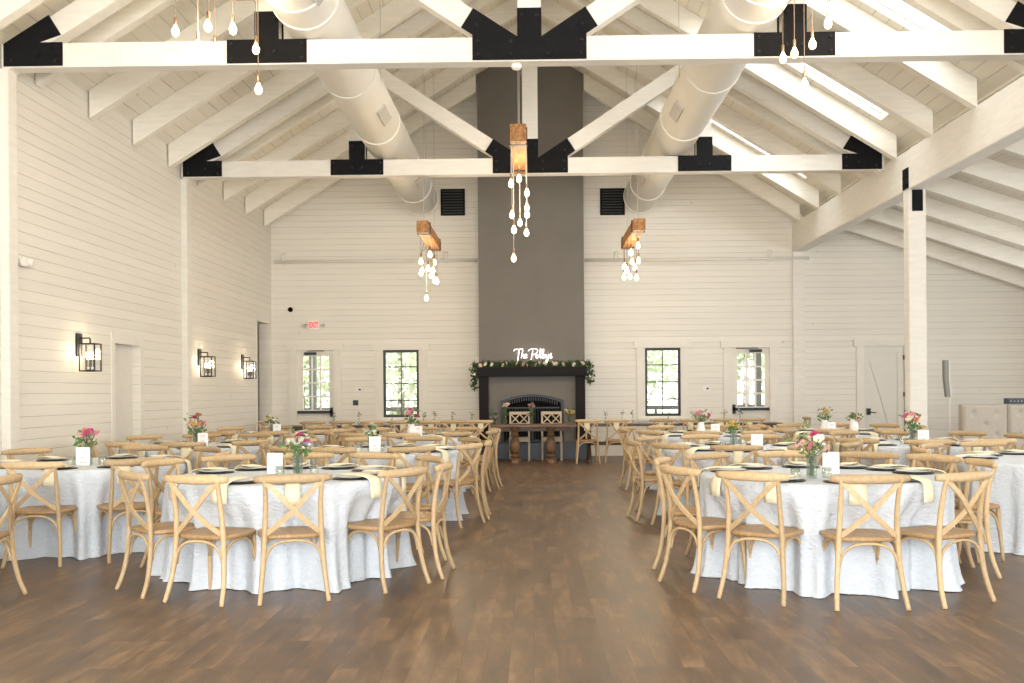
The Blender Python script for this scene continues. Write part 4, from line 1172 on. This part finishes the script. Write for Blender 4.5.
# white-washed chairs of the couple, behind the centre table
def couple_chair(x, label):
    t = thing('double_cross_chair', label, 'chair', (x, 20.5, 0), pi, 'pale chairs behind the fireplace table')
    MB().box(-.22, .22, -.21, .21, .44, .475).obj('seat', 'palewood', t, bevel=.012)
    for s in (-1, 1):
        MB().box(s * .195 - .018, s * .195 + .018, .17, .205, 0, .44).obj('front_leg', 'palewood', t, bevel=.003)
        MB().box(s * .195 - .018, s * .195 + .018, -.235, -.20, 0, .98).obj('back_leg', 'palewood', t, bevel=.003)
    MB().box(-.215, .215, -.238, -.197, .94, 1.0).obj('top_rail', 'palewood', t, bevel=.006)
    MB().box(-.178, .178, -.23, -.205, .73, .76).obj('mid_rail', 'palewood', t)
    for cx_ in (-.09, .09):
        for s in (-1, 1):
            MB().prism(bar2((cx_ - s * .085, .76), (cx_ + s * .085, .94), .022), -.226 - (.006 if s > 0 else 0), -.212 - (.006 if s > 0 else 0)).obj('cross_slat', 'palewood', t)
    MB().box(-.18, .18, .178, .198, .39, .44).obj('apron', 'palewood', t)
couple_chair(onY(519.5, 440, 20.3)[0], 'pale chair with a double-cross back before the fireplace, left of the pair')
couple_chair(onY(552, 440, 20.3)[0], 'pale chair with a double-cross back before the fireplace, right of the pair')

# ------------------------------------------------------------------ music booth at right
def tufted(px0, px1, Y, label):
    x0 = onY(px0, 430, Y)[0]; x1 = onY(px1, 430, Y)[0] if px1 else x0 + .78
    w = x1 - x0 - .006; z1 = onY((px0 + 1000) / 2, 404.2, Y)[1]
    t = thing('tufted_panel', label, 'upholstered panel', (x0, Y, 0), 0, 'tufted booth panels')
    nx, nz = 48, 64; mb = MB()
    btn = [(w * (a + .5) / 2 if False else w * a, z1 * b) for a, b in ((.25, .86), (.75, .86), (.5, .70), (.25, .54), (.75, .54), (.5, .38), (.25, .22), (.75, .22))]
    for k in range(nz + 1):
        for j in range(nx + 1):
            u, v = j / nx, k / nz; x, z = w * u, z1 * v
            e = min(u * w, (1 - u) * w, v * z1, (1 - v) * z1); y = -.09 + (.05 * (1 - min(1, e / .05)) ** 2)
            for bx, bz in btn:
                d = sqrt((x - bx) ** 2 + (z - bz) ** 2); y += .025 * math.exp(-(d / .04) ** 2) + .010 * math.exp(-(d / .13) ** 2)
            mb.v.append((x, y, z))
    for k in range(nz):
        for j in range(nx):
            q = k * (nx + 1) + j; mb.f.append((q, q + 1, q + nx + 2, q + nx + 1))
    mb.obj('tufted_face', 'tuft', t, smooth=True)
    MB().box(0, w, -.04, .10, 0, z1 - .001).obj('panel_body', 'tuft', t, bevel=.01)
    for bx, bz in btn:
        MB().ball((bx, -.045, bz), .016, 8, 5, (1, .5, 1)).obj('button', 'tuft', t, smooth=True)
    return x0, x1, z1
a0, a1, za = tufted(960.8, None, 17.3, 'beige tufted booth panel standing at right, left of the two')
b0, b1, zb2 = a0 + .785, a0 + 1.565, za
tx = proj(a0 + .785, 17.3, 1)[0]
tufted(tx, None, 17.3, 'beige tufted booth panel at the right edge of the view')
t = thing('music_mixer', 'small dark blue equipment case on top of the tufted booth', 'equipment case', (a0 + .92, 17.34, za))
MB().box(-.14, .16, -.10, .06, 0, .10).obj('case', 'case', t, bevel=.008)
MB().box(-.12, .14, -.108, -.10, .02, .08).obj('front_panel', 'case', t)
for k in range(4): MB().tube([(-.09 + k * .06, -.118, .05), (-.09 + k * .06, -.108, .05)], .010, 8).obj('knob', 'grille', t)
xs_, _ = onY(947.5, 380, 18.0)
t = thing('column_speaker', 'slim grey column speaker on a pale pole beside the tufted booth', 'speaker', (xs_, 18.0, 0))
zt_ = onY(948, 360, 18)[1]; zb_ = onY(948, 397, 18)[1]
pts = []
mb = MB().prism([(-.055, zt_), (.025, zt_), (.027, (zt_ + zb_) / 2), (.055, zb_), (-.015, zb_), (-.05, (zt_ + zb_) / 2)], 0, .10)
mb.obj('speaker_column', 'speaker', t, bevel=.006)
MB().prism([(.025, zt_), (.05, zt_), (.052, (zt_ + zb_) / 2), (.08, zb_), (.055, zb_), (.027, (zt_ + zb_) / 2)], 0, .10).obj('side_shell', 'white', t)
MB().tube([(.05, .05, 0), (.05, .05, zb_)], .018, 10).obj('pole', 'white', t, smooth=True)
MB().box(-.18, .20, -.15, .25, 0, .40).obj('subwoofer_base', 'speaker', t, bevel=.02)

# ------------------------------------------------------------------ outdoors seen through the far windows
tag(MB().box(-30, 30, D + .3, 70, -.25, -.05).obj('lawn', 'grass'), 'sunlit lawn outside beyond the far windows', 'lawn', kind='structure')
rl = thing('porch_railing', 'dark porch railing seen outside through the far windows', 'railing', (0, 24.2, 0))
MB().box(-7, 7, -.04, .04, .96, 1.06).obj('top_bar', 'porch', rl)
MB().box(-7, 7, -.03, .03, .1, .16).obj('bottom_bar', 'porch', rl)
for k in range(8):
    MB().box(-7 + k * 2 - .03, -7 + k * 2 + .03, -.03, .03, -.05, .97).obj('baluster', 'porch', rl)
for px, lab in ((313, 'dark porch post seen through the left glazed door'), (757.6, 'dark porch post seen through the right glazed door')):
    x = onY(px, 380, 24.5)[0]
    p = thing('porch_post', lab, 'post', (x, 24.5, 0), 0, 'porch posts outside')
    MB().box(-.08, .08, -.08, .08, -.05, 3.2).obj('shaft', 'porch', p); MB().box(-.11, .11, -.11, .11, -.05, .12).obj('plinth', 'porch', p)
def tree(px, Y, h, r, seed, label):
    x = onY(px, 380, Y)[0]; t = thing('tree', label, 'tree', (x, Y, -.05), 0, 'trees outside the far windows')
    random.seed(seed)
    MB().tube([(0, 0, 0), (.05, 0, h * .4), (-.05, .1, h * .8)], [.14, .10, .04], 8).obj('trunk', 'bark', t, smooth=True)
    mb = MB()
    for k in range(9):
        c = (random.uniform(-.6, .6) * r, random.uniform(-.5, .5) * r, h * random.uniform(.22, .85)); leaf_quads(mb, c, 130, r * .6, .24)
    mb.obj('crown', 'tree', t)
for i, (px, Y, h, r) in enumerate(((300, 30, 5, 1.6), (345, 37, 5.5, 2.2), (400, 31, 4.6, 1.6), (436, 38, 6, 2.2), (640, 32, 5, 1.4), (690, 38, 5, 1.9), (745, 31, 4.6, 1.5), (800, 37, 6, 2.2))):
    tree(px, Y, h, r, 90 + i, 'leafy pale green tree outside, %s from the left through the far windows' % ordn[i])
